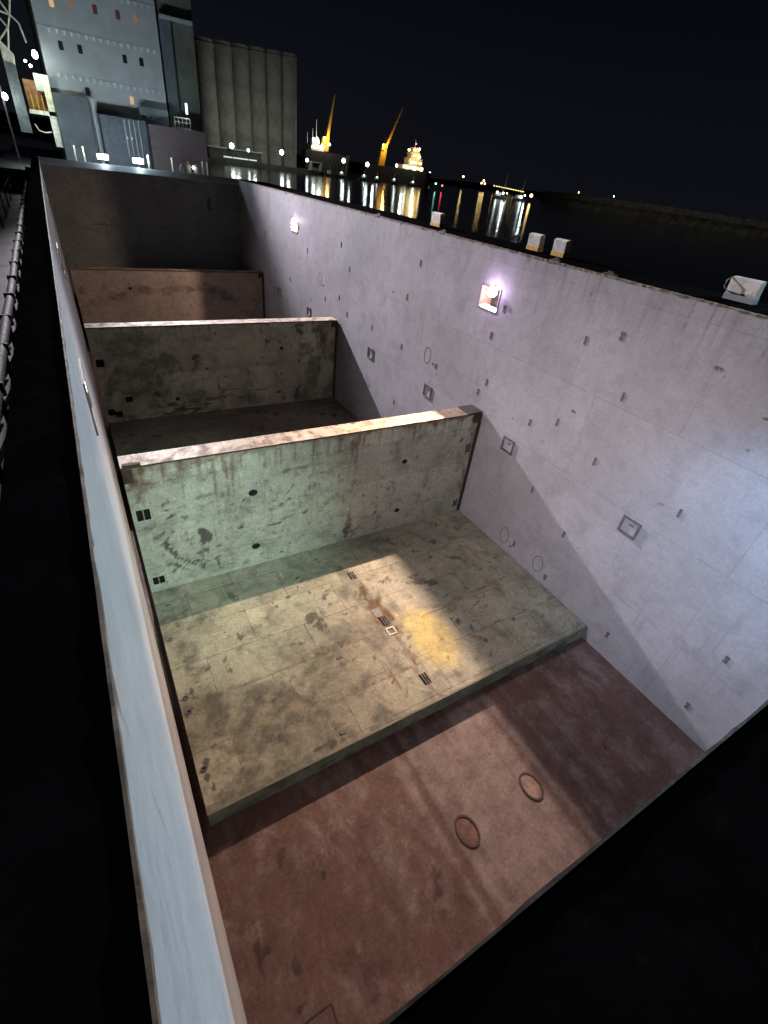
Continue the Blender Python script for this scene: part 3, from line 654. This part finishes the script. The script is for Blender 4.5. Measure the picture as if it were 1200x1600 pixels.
# first panel: rust runs, scrapes and pocket holes
r1 = [(1.62,-8.05,.05,.75),(1.62,-7.9,.11,.12),(2.55,-8.45,.06,.13),(2.62,-8.8,.03,.75),(3.0,-8.4,.07,.2),(3.02,-8.9,.028,.95),(3.18,-9.1,.025,1.0),
      (3.5,-8.0,.03,.4),(7.75,-8.2,.06,.42),(7.98,-8.15,.07,.36),(8.2,-8.2,.05,.28),(7.9,-8.9,.03,.5),(7.85,-10.4,.05,.10),(7.8,-12.2,.06,.8),(6.1,-8.3,.03,.6),
      (2.2,-9.35,.28,.04),(5.5,-8.95,.5,.035,.1),(6.3,-8.9,.3,.04,-.2),(5.1,-8.95,.18,.05)]
r1 += [(x, PT, random.uniform(.15,.5), random.uniform(.07,.2)) for x in lin(.3,13.4,.42)]+[(x+random.uniform(-.3,.3), PT-.2, random.uniform(.02,.05), random.uniform(.2,.7)) for x in lin(.5,13.2,.75)]
r1 += [(.2,-8.1,.35,.5),(.5,-8.6,.3,.14),(.3,-8.9,.12,.3),(13.6,-8.0,.2,.3),(13.7,-9,.08,.6),(13.75,-11.5,.07,1.0)]
r1 += [(random.uniform(.5,13.3), random.uniform(-12.6,-8.3), random.uniform(.02,.06), random.uniform(.03,.1)) for _ in range(45)]
s1 = [(2.0,-11.1,.22,.5,.2),(1.85,-11.9,.05,.5),(1.05,-12.1,.55,.05,-.7),(1.4,-12.0,.5,.04,-.8),(.9,-11.3,.12,.4,.4),(.6,-10.6,.2,.06,.5),(3.3,-11.0,.12,.07),
      (4.6,-11.2,.3,.05,.1),(5.3,-11.0,.6,.03,.1),(5.0,-11.6,.3,.03,.05),(2.6,-12.15,.7,.03,.05),(4.9,-10.4,.12,.08),(5.2,-10.2,.09,.07),(7.8,-12.5,.2,.25),(2.4,-12.4,.08,.3),
      (8.1,-12.6,.35,.1),(1.1,-9.9,.15,.05,.3),(1.5,-10.0,.12,.08),(9.1,-11.9,.15,.12),(9.0,-12.0,.06,.2),(3.4,-10.1,.05,.05),(3.1,-9.9,.05,.08)]
s1 += [(random.uniform(.4,7.5), random.uniform(-12.7,-9.2), random.uniform(.02,.09), random.uniform(.02,.05), random.random()*3) for _ in range(120)]
s1 += [(random.uniform(7.5,13.5), random.uniform(-12.7,-8.4), random.uniform(.02,.06), random.uniform(.02,.05), random.random()*3) for _ in range(25)]
pk = [(.12,.52,-9.83,-9.42,1),(.14,.52,-12.66,-12.33,1),(13.50,13.58,-9.72,-9.30,0),(13.64,13.72,-9.72,-9.30,0),(13.52,13.60,-12.70,-12.32,0),(13.66,13.74,-12.70,-12.32,0)]
topf = lambda u, v: max(0, 1-(PT-v)/1.1)*.9
standing_panel(Y1, 'nearest upright steel panel, pale green and rust streaked, with a rusty top edge', M['panel'], M['top'],
    {'rust': field(r1), 'stain': field(s1), 'top': topf}, pk, [(3.85,-9.6,.13),(3.84,-12.06,.13),(10.23,-9.55,.10),(10.22,-12.05,.10)], True)
# second panel
s2 = [(5.0,-9.7,.3,.2,.5),(5.1,-10.0,.08,.3,-.4),(4.9,-10.3,.2,.07,.7),(11.3,-8.3,.5,.3),(9.3,-8.9,.12,.2),(11.4,-10.2,.03,2.0),(3.2,-12.35,.9,.06,.03),(5.6,-12.2,1.2,.05,.12),(7.2,-11.7,.8,.035,.04),(5.3,-12.5,.9,.04,.03),
      (8.5,-11.9,.7,.035,.02),(8.0,-12.3,.12,.4),(7.7,-12.3,.3,.12),(6.2,-11.4,.05,.3),(11.2,-12.5,.2,.4),(3.7,-10.9,.13,.12),(2.1,-10.65,.07,.08),(2.9,-10.6,.06,.08),(2.7,-11.6,.16,.16),(12.3,-8.3,.25,.5),(12.8,-9.4,.08,.7),(9.9,-12.2,.3,.06),(4.2,-12.8,1.3,.2)]
s2 += [(random.uniform(.4,13.5), random.uniform(-12.6,-8.2), random.uniform(.03,.12), random.uniform(.02,.06), random.random()*3) for _ in range(40)]
r2 = [(x, PT, random.uniform(.1,.4), random.uniform(.03,.12)) for x in lin(.3,13.4,.6)]+[(13.0,-9.0,.2,.5),(12.6,-8.3,.2,.2)]
standing_panel(Y2, 'second upright steel panel, olive green and stained, with a bright cream top', M['panel2'], M['cream_top'] if 'cream_top' in M else M['top'],
    {'stain': field(s2), 'rust': field(r2), 'top': topf, 'patch': field([(1.4,-10.5,1.8,2.6),(12.4,-10.5,1.2,2.4),(5.5,-12.4,3.2,.5)])}, [(.10,.48,-9.85,-9.45,0),(.45,.80,-12.75,-12.4,0),(1.1,1.45,-11.9,-11.6,0),(.1,.45,-12.6,-12.25,0)], [(10.2,-9.4,.1),(3.8,-12.0,.1)])
# third panel with its curved tide mark
s3 = [(x, -9.55+.28*math.sin((x-2)*.33)-.02*(x-6)**2*.25, .32, .07) for x in lin(.4,13.6,.3)]
s3 += [(.4,-9.3,.35,.3),(3.6,-9.1,.07,.1),(5.2,-10.4,.04,.4),(12.6,-9.2,.3,.3)]
standing_panel(Y3, 'farthest upright steel panel in the hold, reddish brown with a curved dark tide mark', M['panel3'], M['top'],
    {'stain': lambda u, v: FAR, 'patch': lambda u, v: min(abs(v-(-9.45+.30*math.sin((u-2.2)*.30)-.012*(u-6.5)**2))-.16, abs(u-.4)/.35+abs(v+9.3)/.3-1, .6), 'top': topf}, [], [(3.6,-9.1,.1)])

def lying_panel(y0, y1, label, mat, fields):
    t = thing('floor_panel', label, 'steel panel', ((PX0+PX1)/2, (y0+y1)/2, ZF), 'tween-deck panels in the hold')
    sh = sheet('panel_top', mat, (0,0,ZD), (1,0,0), (0,1,0), lin(PX0,PX1+.02,.10), lin(y0,y1,.10), t, (), fields)
    ed = sheet('panel_edge', M['lid_edge'], (0,y0,0), (1,0,0), (0,0,1), lin(PX0,PX1+.02,.10), lin(ZF+.003,ZD,.1), t, (), {'stain': field([(2.6,ZD-.1,.1,.06),(3.1,ZF+.2,.3,.08),(6.1,ZD-.12,.1,.03),(11,ZF,2,.1)]),
         'patch': field([(x, ZF+.1, .6, .12) for x in (1,3.2,5,8,10.5,12.5)])})
    mb = MB(); mb.poly([(PX0,y0,ZF+.004),(PX1+.02,y0,ZF+.004),(PX1+.02,y1,ZF+.004),(PX0,y1,ZF+.004),(PX0,y0,ZD-.002),(PX1+.02,y0,ZD-.002),(PX1+.02,y1,ZD-.002),(PX0,y1,ZD-.002)],
                       [(3,2,6,7),(0,3,7,4),(1,5,6,2)]); mb.build('panel_side', M['lid_edge_p'], t)
    mb = MB(); mb.prism([(y0-.012, ZD+.006), (y0-.012, ZD-.03), (y0-.001, ZD-.04), (y0+.05, ZD+.001), (y0+.05, ZD+.006)], PX0, PX1+.02, 'x'); mb.build('edge_bead', M['lid_edge_p'], t)
    return t, sh
sd = [(4.59,10.31,.34,.26,.5),(4.85,10.05,.16,.2),(2.23,10.63,.13,.26,.3),(3.6,10.9,.16,.09),(9.46,10.33,.5,.14,-.7),(9.75,10.1,.22,.2),(9.2,10.75,.25,.12),(8.2,11.0,.2,.13,.3),(9.71,12.73,.3,.1,-.6),(9.5,13.1,.25,.08,.3),
      (6.97,10.75,.18,.26),(6.97,10.4,.13,.2),(4.31,11.68,.1,.08),(5.6,11.2,.4,.09,.8),(6.2,12.9,.2,.1),(4.53,12.61,.16,.05),(11.6,10.9,.45,.08,-.7),(11.3,12.2,.3,.06,-.8),(10.6,11.4,.1,.06),(3.4,5.98,.35,.10,.1),(2.5,12.5,.12,.4,.3),
      (4.0,9.55,.12,.06),(5.2,8.95,.9,.05,.03),(1.55,9.5,.1,.16),(9.4,8.0,.12,.2,.5),(9.8,7.55,.05,.2),(8.43,7.59,.1,.06),(9.9,9.3,.16,.07,.3),(9.2,9.0,.1,.06),(10.6,8.4,.35,.025,.35),(9.9,6.9,.1,.09),(10.8,7.4,.07,.07),(12.9,12.6,.2,.1),(12.2,13.2,.12,.1)]
sd += [(random.uniform(.3,13.5), random.uniform(5.9,13.5), random.uniform(.03,.13), random.uniform(.02,.055), random.random()*3) for _ in range(190)]
sd += [(.22+random.uniform(-.1,.2), y, random.uniform(.03,.10), random.uniform(.03,.12)) for y in (6.3,6.6,6.9,7.0,8.5,8.7,9.2,9.3,10.4,11.5,12,12.8)]
rd = [(5.6,7.1,1.2,.02,.02),(4.2,8.15,.9,.025,.05),(6.6,7.9,.03,.4),(6.2,6.4,.14,.03,.9),(9.6,7.2,.25,.05,-.7),(7.0,7.4,.1,.9),(7.05,9.9,.25,1.7),(6.1,6.9,.03,.4),(3.0,8.84,2.8,.02),(10.7,8.95,1.6,.022,.08)]
pd = [(1.7,7.3,2.0,1.5),(1.2,6.5,1.4,.8),(3.4,6.5,1.4,.5),(2.6,8.2,1.6,.6),(.7,12.2,.6,1.2),(1.9,6.9,2.4,1.2),(4.6,7.6,1.0,.5),(4.9,9.0,1.6,.25),(6.9,10.0,.35,1.9)]
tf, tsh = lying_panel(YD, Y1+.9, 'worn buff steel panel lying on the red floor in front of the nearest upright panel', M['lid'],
    {'stain': field(sd), 'rust': field(rd), 'patch': (lambda g: lambda u, v: min(g(u, v), max(sd_rect(u, v, (.1,5.4,5.7,8.84)), -.10)))(field(pd)), 'light_tint': lambda u, v: max(sd_ell(u, v, (8.1,7.95,.80,1.35)), 7.42-u)})  # yellow patch of mixed light painted into the panel colour
def floor_pocket(x, y, parent, dbl=True):
    mb = MB(); mb.box(x-.13, x+.13, y-.21, y+.21, ZD+.0005, ZD+.006); po = mb.build('lifting_pocket', M['hole'], parent)
    mb = MB()
    for dx in (-.045, .045): mb.box(x+dx-.012, x+dx+.012, y-.2, y+.2, ZD+.006, ZD+.03)
    mb.build('pocket_bar', M['padgrey'], parent)
for y in (11.75, 9.2, 6.54): floor_pocket(7.0, y, tsh)
mb = MB(); mb.box(6.80, 7.10, 9.42, 9.84, ZD+.0005, ZD+.02, .006); mb.build('cover_pad', M['padgrey'], tsh)
mb = MB(); a, t_ = .165, .04
mb.box(7.0-a, 7.0+a, 8.68+a-t_, 8.68+a, ZD+.0005, ZD+.03); mb.box(7.0-a, 7.0+a, 8.68-a, 8.68-a+t_, ZD+.0005, ZD+.03)
mb.box(7.0-a, 7.0-a+t_, 8.68-a+t_, 8.68+a-t_, ZD+.0005, ZD+.029); mb.box(7.0+a-t_, 7.0+a, 8.68-a+t_, 8.68+a-t_, ZD+.0005, ZD+.029); mb.build('pad_frame', M['white'], tsh)
for (x, y) in ((3.83,6.11),(4.31,11.68),(4.85,8.45)):
    mb = MB(); mb.box(x-.09, x+.09, y-.05, y+.05, ZD+.0005, ZD+.02); mb.build('lashing_eye', M['fit'], tsh)
for y in (6.85, 8.62, 9.1, 11.45):
    mb = MB(); mb.ring((.19, y, ZD+.001), .09, .07, .03, (1,0,0), (0,1,0), .04, 14); mb.build('lashing_ring', M['fit'], tsh)
t2, s2h = lying_panel(Y1+.95, Y2+.9, 'dark brown steel panel on the floor between the first and second upright panels', M['lid2'],
    {'stain': field([(random.uniform(.3,13.5), random.uniform(20,28), random.uniform(.1,.4), random.uniform(.05,.2), random.random()*3) for _ in range(30)])})

# ------------------------------------------------------------------ harbour beyond
def D(px, py, y): return (px*y, y, py*y)     # direction ratios times distance
YS = 470.0
# quay
mb = MB(); q0 = [( .10*YS-20, YS-28),(.225*YS, YS-28),(.455*YS, YS-10),(.455*YS, YS+200),(-40, YS+200)]
n = len(q0)
mb.poly([(x,y,WATER-1) for x,y in q0]+[(x,y,-4.2) for x,y in q0], [tuple(range(n,2*n))]+[(k,(k+1)%n,n+(k+1)%n,n+k) for k in range(n)])
struct(mb.build('quay', M['quayc']))
order = ['first', 'second', 'third', 'fourth', 'fifth', 'sixth', 'seventh']
xs = [.2359+.0288*(k+.5) for k in range(6)]
for i, x in enumerate(xs):
    r = .0145*YS; zt = (.1365+.0018*i)*YS
    cx, cy = x*YS-r*.0, YS+r+i*2.0
    lab = {0: 'pale concrete silo at the left end of the row, beside the dark ship casing', 5: 'pale concrete silo at the right end of the row, next to the open sky'}.get(i, 'pale concrete silo, %s from the left in the row of six' % order[i])
    t = thing('grain_silo', lab, 'silo', (cx, cy, -4.2), 'row of concrete silos')
    mb = MB(); mb.tube([(cx,cy,-4.2),(cx,cy,zt-3)], r, 40, False); mb.build('silo_wall', M['concrete'], t)
    mb = MB(); mb.tube([(cx,cy,zt-3),(cx,cy,zt-2.2)], r+.35, 40); mb.tube([(cx,cy,zt-2.2),(cx,cy,zt)], r, 40); mb.build('silo_cap', M['concrete'], t)
t = thing('elevator_tower', 'tall dark grain elevator tower standing left of the concrete silos', 'tower', (.212*YS, YS+8, -4.2))
mb = MB(); mb.box(.195*YS, .2265*YS, YS, YS+16, -4.2, .19*YS, .2); mb.build('tower_wall', M['concrete'], t)
mb = MB(); mb.box(.2255*YS, .232*YS, YS-1.5, YS+3, -4.2, .15*YS, .2); mb.build('stair_shaft', M['quayc'], t)
t = thing('conveyor_shed', 'long low shed with a pale roof edge at the foot of the silos', 'shed', (.29*YS, YS-14, -4.2))
mb = MB(); mb.box(.232*YS, .318*YS, YS-18, YS-9, -4.2, 2.2, .1); mb.build('shed_wall', M['quayc'], t)
mb = MB(); mb.box(.230*YS, .320*YS, YS-19, YS-8, 2.21, 3.1, .1); mb.build('shed_roof', M['concrete'], t)
mb = MB(); mb.box(.255*YS, .31*YS, YS-18.06, YS-18.01, -3.0, -2.2); mb.build('lit_opening', emit('dim_lit_opening', (.9,1,.85), .8), t)
# quay lamps
def mast_lamp(name, label, px, pz, y, foot, mat, rad, power=0, col=(.92,1,.92), group='lamps on the quay'):
    p = D(px, pz, y); t = thing(name, label, 'lamp', (p[0], y, foot), group)
    mb = MB(); mb.tube([(p[0],y,foot),(p[0],y,p[2]-rad*.6)], .28, 8, True, .16); mb.build('pole', M['quayc'], t)
    mb = MB(); mb.box(p[0]-rad*1.0, p[0]+rad*1.0, y+rad*.3, y+rad*1.3, p[2]-rad*.7, p[2]+rad*.7, .1); mb.build('lamp_housing', M['quayc'], t)
    mb = MB(); mb.ball((p[0], y, p[2]), rad, 12, 8, (1,.6,1)); mb.build('lamp_glass', mat, t)
    if power: lamp('quay_light', 'POINT', (p[0], y-14.0, p[2]+8), col, power, 1.0)
    return t
mast_lamp('quay_lamp', 'cool white lamp on a pole before the second silo, leftmost of the quay lamps', .2799, .0101, YS-24, -4.2, M['cool'], 1.7, 8000)
mast_lamp('quay_lamp', 'small white lamp on a lit post before the third silo', .3081, .0072, YS-22, -4.2, M['cool'], .95, 4000)
mast_lamp('quay_lamp', 'cool white lamp on a pole before the fifth silo', .3678, .0111, YS-20, -4.2, M['cool'], 1.7, 8000)
mast_lamp('quay_lamp', 'white lamp at the right corner of the silo quay above a pale hut', .4163, .0050, YS-16, -4.2, M['cool'], 1.2, 3500)
mast_lamp('quay_lamp', 'bright greenish white lamp on a pole right of the first yellow crane', .4902, .0120, 478, WATER, M['cool'], 1.7, 1200)
mast_lamp('quay_lamp', 'bright white lamp on a pole just left of the second yellow crane', .5415, .0114, 482, WATER, M['cool'], 1.7, 1200)
mast_lamp('quay_lamp', 'bright white lamp standing left of the lit ship bridge', .6080, .0165, 500, WATER, M['cool'], 1.2, 6000)
t = thing('quay_hut', 'small pale hut with an open dark front at the quay corner below a lamp', 'hut', (.42*YS, YS-14, -4.2))
mb = MB(); mb.box(.408*YS, .432*YS, YS-16, YS-10, 1.2, 2.0, .05); mb.build('hut_roof', M['concrete'], t)
mb = MB(); mb.box(.41*YS, .413*YS, YS-15.5, YS-10, -4.2, 1.19); mb.box(.428*YS, .431*YS, YS-15.5, YS-10, -4.2, 1.19); mb.box(.4131*YS, .4279*YS, YS-10.6, YS-10, -4.2, 1.19); mb.build('hut_wall', M['concrete'], t)

# moored ships with yellow cranes
def ship_hull(mb, x0, x1, y, z0, z1, bw=9):
    L = x1-x0
    pr = [(x0+L*.02, y-bw*.5), (x0, y), (x0+L*.02, y+bw*.5), (x1-L*.12, y+bw*.5), (x1, y), (x1-L*.12, y-bw*.5)]
    k = len(pr); mb.poly([(a+(1.5 if i == 4 else 0)*-1, b, z0) for i, (a, b) in enumerate(pr)]+[(a, b, z1) for a, b in pr], [tuple(range(k))[::-1], tuple(range(k,2*k))]+[(i,(i+1)%k,k+(i+1)%k,k+i) for i in range(k)])
def crane(t, foot, knee, tip, y):
    f, k, p = D(*foot, y), D(*knee, y), D(*tip, y); w_ = .0065*y
    mb = MB(); mb.prism([(f[0]-w_, f[2]), (f[0]+w_, f[2]), (k[0]+w_*.9, k[2]), (k[0]-w_*.9, k[2])], y-2, y+2, 'y'); c = mb.build('crane', M['yellowp'], t)
    mb = MB(); mb.tube([(k[0],y-2.6,k[2]-w_), (p[0],y-2.6,p[2])], 1.7, 6, True, .45); mb.build('jib', M['yellowp'], c)
    mb = MB(); mb.tube([(k[0]-w_*.5,y-1,k[2]+1.2), (p[0],y-2.6,p[2])], .12, 5); mb.build('hoist_cable', M['hullm'], c)
    mb = MB(); mb.box(k[0]-w_*1.3, k[0]-w_*.2, y-3.4, y-2.02, k[2]-w_*1.6, k[2]-w_*.5, .1); mb.build('crane_cab', M['yellowp'], c)
    mb = MB(); mb.ball((k[0]-w_*1.0, y-4.2, k[2]-w_*.3), .8, 10, 6); mb.build('crane_lamp', M['warm'], c)
    lamp('crane_light', 'POINT', (k[0]-w_*.4, y-9, k[2]-w_*.5), (1,.62,.2), 11000, 1.0)
    return c
YA = 515.0
t = thing('moored_ship', 'moored ship behind the quay lamps with a white lit stern and the left yellow crane', 'ship', (.47*YA, YA, WATER), 'ships moored across the water')
mb = MB(); ship_hull(mb, .408*YA, .502*YA, YA, WATER-1, .0205*YA); mb.build('hull', M['hullm'], t)
mb = MB(); mb.box(.4215*YA, .447*YA, YA-3, YA+4, .0206*YA, .029*YA, .1); mb.box(.424*YA, .438*YA, YA-2, YA+3, .0291*YA, .038*YA, .1); so = mb.build('superstructure', M['white'], t)
for (a, b, zc) in ((.4235,.445,.0255),(.4255,.4365,.0335)):
    for x in lin(a, b, .0036):
        mb = MB(); mb.box((x-.0008)*YA, (x+.0008)*YA, YA-3.1, YA-3.02, (zc-.0013)*YA, (zc+.0013)*YA); mb.build('window', M['white_soft'], so)
for px, h in ((.4165,.045),(.4265,.052),(.4335,.065)):
    mb = MB(); mb.tube([(px*YA,YA,.03*YA),(px*YA,YA,h*YA)], .35, 8, True, .15); mb.build('mast', M['white'], t)
for px, pz in ((.4255,.0375),(.4315,.0385),(.4415,.030)):
    mb = MB(); mb.ball((px*YA, YA-4, pz*YA), .75, 10, 6); mb.build('deck_lamp', M['cool'], t)
lamp('stern_light', 'POINT', (.432*YA, YA-10, .040*YA), (.9,1,.85), 4500, 1.0)
mb = MB(); mb.ball((.4545*YA, YA-6, .0325*YA), 1.0, 10, 6); mb.build('deck_lamp', M['cool'], t)
crane(t, (.4495,.022), (.4525,.043), (.4645,.1026), YA)
YB = 560.0
t = thing('moored_ship', 'moored ship with an amber lit tower bridge and the right yellow crane', 'ship', (.61*YB, YB, WATER), 'ships moored across the water')
mb = MB(); ship_hull(mb, .530*YB, .695*YB, YB, WATER-1, .0128*YB, 12); mb.build('hull', M['hullm'], t)
mb = MB(); mb.box(.618*YB, .668*YB, YB-4, YB+8, .0129*YB, .020*YB, .1); mb.box(.632*YB, .664*YB, YB-3.5, YB+7, .0201*YB, .032*YB, .1); mb.box(.637*YB, .658*YB, YB-3, YB+6, .0321*YB, .042*YB, .1); mb.box(.640*YB, .655*YB, YB-2.6, YB+5, .0421*YB, .0495*YB, .1)
so = mb.build('superstructure', M['cream'], t)
for (a, b, zc, yy) in ((.620,.666,.0168,4.1),(.634,.662,.0255,3.6),(.639,.656,.0365,3.1),(.642,.653,.0455,2.7)):
    for x in lin(a, b, .0040):
        if random.random() < .8:
            mb = MB(); mb.box((x-.0011)*YB, (x+.0011)*YB, YB-yy-.06, YB-yy-.01, (zc-.0016)*YB, (zc+.0016)*YB); mb.build('window', random.choice((M['warm_soft'], M['warm_soft'], M['white_soft'])), so)
mb = MB(); mb.tube([(.647*YB,YB,.0496*YB),(.647*YB,YB,.062*YB)], .5, 8, True, .2); mb.build('mast', M['cream'], t)
mb = MB(); mb.ball((.647*YB, YB-1.2, .0555*YB), .7, 10, 6); mb.build('mast_lamp', M['red_l'], t)
for px, pz, mm in ((.6265,.044,'warm'),(.6505,.0475,'warm'),(.6535,.035,'warm'),(.6265,.0165,'cool'),(.645,.0150,'cool'),(.662,.0150,'warm')):
    mb = MB(); mb.ball((px*YB, YB-6, pz*YB), 1.15, 10, 6); mb.build('deck_lamp', M[mm], t)
lamp('bridge_light', 'POINT', (.636*YB, YB-16, .032*YB), (1,.74,.34), 8000, 1.0)
crane(t, (.571,.0128), (.576,.047), (.6066,.1062), YB)
# small boats and clutter along the far water's edge
bl = ['small dark boat moored below the %s' % s_ for s_ in ('first yellow crane', 'left bright quay lamp', 'second bright quay lamp', 'second yellow crane', 'lamp left of the lit bridge', 'lit ship bridge')]
for i, (px, wd, lit) in enumerate(((.462,9,0),(.488,12,1),(.537,12,1),(.566,9,1),(.606,10,1),(.652,12,1))):
    y = 455+i*5; x = px*y
    t = thing('moored_boat', bl[i], 'boat', (x, y, WATER), 'small boats moored below the ships')
    mb = MB(); ship_hull(mb, x-wd/2, x+wd/2, y, WATER-.3, WATER+2.0, 3.4); mb.build('hull', M['hullm'], t)
    mb = MB(); mb.box(x-wd*.2, x+wd*.12, y-1.2, y+1.2, WATER+2.01, WATER+4.3, .1); mb.build('cabin', M['white'], t)
    mb = MB(); mb.tube([(x,y,WATER+4.3),(x,y,WATER+8)], .12, 6); mb.build('mast', M['white'], t)
    if lit: mb = MB(); mb.ball((x-wd*.1, y-1.5, WATER+4.0), .38, 8, 6); mb.build('deck_lamp', M['cool'], t)
lamp('boats_light', 'POINT', (245, 440, 2), (.8,.95,1), 1300, 1.0)
# harbour beacons
for (px, pz, mm, lab) in ((.7088,-.0045,'green_l','dark harbour post with a green light beside the red one'),(.7263,-.0065,'red_l','dark harbour post with a red light beside the green one')):
    y = 430; p = D(px, pz, y); t = thing('harbour_beacon', lab, 'beacon', (p[0], y, WATER), 'lit beacons on the water')
    mb = MB(); mb.tube([(p[0],y,WATER-1),(p[0],y,p[2]-.9)], .9, 10, True, .5); mb.build('post', M['hullm'], t)
    mb = MB(); mb.ball((p[0],y-.5,p[2]), .65, 10, 6); mb.build('lamp_glass', M[mm], t)
# fishing boats with masts by the breakwater
for (px, wd, mh, lab, ls) in ((.892,13,.0334,'fishing boat with a tall mast and two white deck lamps, left of its neighbour',((.880,-.0050,'cool',.8),(.898,-.0055,'cool',.8),(.910,-.0050,'white_soft',.6))),
                          (.957,14,.0328,'fishing boat with a tall mast and a bright orange lamp by the breakwater',((.9577,-.0085,'cool',.9),(.967,-.0045,'cool',.6),(.9882,-.0030,'warm',1.35)))):
    y = 420; x = px*y; t = thing('fishing_boat', lab, 'boat', (x, y, WATER), 'fishing boats by the breakwater')
    mb = MB(); ship_hull(mb, x-wd/2, x+wd*.6, y, WATER-.4, WATER+2.2, 4); mb.build('hull', M['hullm'], t)
    mb = MB(); mb.box(x-wd*.28, x+wd*.1, y-1.5, y+1.5, WATER+2.21, WATER+4.8, .1); mb.build('cabin', M['white'], t)
    mx = (.9073 if px < .9 else .9644)*y
    mb = MB(); mb.tube([(mx-2,y,WATER+2),(mx,y,mh*y)], .22, 8, True, .08); mb.tube([(mx-2,y,WATER+4.5),(mx-5,y,WATER+9)], .1, 6); mb.build('mast', M['padgrey'], t)
    for (a, b, mm, r) in ls:
        mb = MB(); mb.ball((a*y, y-2.5, b*y), r, 10, 6); mb.build('deck_lamp', M[mm], t)
    lamp('boat_light', 'POINT', (x, y-8, 2), (.85,.95,1), 2500, .5)
# breakwater: sloping stone mound with a wall
mb = MB(); BW = [(430,120,.9),(442,199,2.3),(477,311,4.6),(545,460,5.6),(680,640,6.8),(900,860,8.0),(1250,1150,9.5)]
vs = []; fs = []
random.seed(5)
P = []
for (a, b) in zip(BW[:-1], BW[1:]):
    for k in range(24): P.append([a[j]+(b[j]-a[j])*k/24 for j in range(3)])
P.append(BW[-1])
for i, (x, y, h) in enumerate(P):
    d = Vector((P[min(i+1,len(P)-1)][0]-P[max(i-1,0)][0], P[min(i+1,len(P)-1)][1]-P[max(i-1,0)][1])).normalized(); nx, ny = -d.y, d.x
    g = 1+y/900; j = lambda s_: random.uniform(-s_, s_)*g
    vs += [(x+nx*11*g+j(1.2), y+ny*11*g+j(1.2), WATER-1), (x+nx*7*g+j(1), y+ny*7*g+j(1), WATER+(h-WATER)*.35+j(.5)), (x+nx*3*g, y+ny*3*g, WATER+(h-WATER)*.62+j(.4)), (x+nx*2.6*g, y+ny*2.6*g, h+j(.06)), (x-nx*2*g, y-ny*2*g, h), (x-nx*9*g, y-ny*9*g, WATER-1)]
for i in range(len(P)-1):
    for k in range(5): fs.append((i*6+k, i*6+k+1, i*6+k+7, i*6+k+6))
mb.poly(vs, fs); tag(mb.build('breakwater', M['rock'], None), 'long low stone breakwater closing the harbour on the right', 'breakwater')
t = tag(MB().box(418,423,160,163,WATER-.3,WATER+1.6,.3).build('concrete_block', M['concrete'], None, (420.5,161.5,WATER)), 'pale concrete block in the water below the breakwater', 'block')
# lamps of the far shore
sl = [(.7798,.0143,'warm',.9,'orange lamp on the far shore, right of the lit ship bridge'),(.8389,.0128,'warm',.8,'orange lamp on the far shore above a pair of lamps'),
      (.834,.0075,'warm',.8,'left lamp of the orange pair low on the far shore'),(.8435,.0073,'warm',.8,'right lamp of the orange pair low on the far shore'),
      (.6905,.0115,'white_soft',1.2,'dim white lamp on the far shore next to the lit ship bridge'),(1.155,.0165,'warm',.55,'small yellow lamp above the far end of the breakwater'),(1.295,.0190,'cool',.5,'lone white lamp above the middle of the breakwater')]
for (px, pz, mm, r, lab) in sl:
    y = 900 if px < 1 else 760
    p = D(px, pz, y); r *= 1.9
    t = thing('shore_lamp', lab, 'lamp', (p[0], y, WATER), 'lamps along the far shore')
    mb = MB(); mb.tube([(p[0],y+.5,WATER-1),(p[0],y+.5,p[2])], .4, 6); mb.build('pole', M['hullm'], t)
    mb = MB(); mb.ball(p, r, 10, 6); mb.build('lamp_glass', M[mm], t)
for i, px in enumerate(lin(.872, .965, .0078)):
    y = 880; p = D(px, .0030-.004*(px-.872)/.1+.003, y)
    t = thing('shore_lamp', 'small yellowish lamp in the row of lamps behind the fishing boats', 'lamp', (p[0], y, WATER), 'row of lamps behind the fishing boats')
    mb = MB(); mb.tube([(p[0],y+.5,WATER-1),(p[0],y+.5,p[2])], .4, 6); mb.build('pole', M['hullm'], t)
    mb = MB(); mb.ball(p, .8, 8, 6); mb.build('lamp_glass', M['warm_soft'], t)
# the near quay on the left, with lit posts
mb = MB(); mb.box(-60, -4.6, -20, 140, WATER-1, -4.4); struct(mb.build('near_quay', M['quayc']))
pls = ['tall pale post on the near quay, closest to the camera', 'pale post on the near quay, second from the camera', 'pale post on the near quay, third from the camera', 'pale post on the near quay, farthest from the camera']
for i, (x, y, zt) in enumerate(((-5.2,13.5,-1.6),(-5.4,20,-1.4),(-5.6,30,-.8),(-5.6,42,0.2))):
    t = thing('quay_post', pls[i], 'post', (x, y, -4.4), 'pale posts on the near quay')
    mb = MB(); mb.tube([(x,y,-4.4),(x,y,zt)], .16, 12); mb.build('post', M['white'], t)
    mb = MB(); mb.tube([(x,y,zt),(x,y,zt+.12)], .22, 12); mb.build('post_cap', M['white'], t)
lamp('near_quay_light', 'POINT', (-5.5, 15, 2.2), (.85,1,.86), 80, .3)
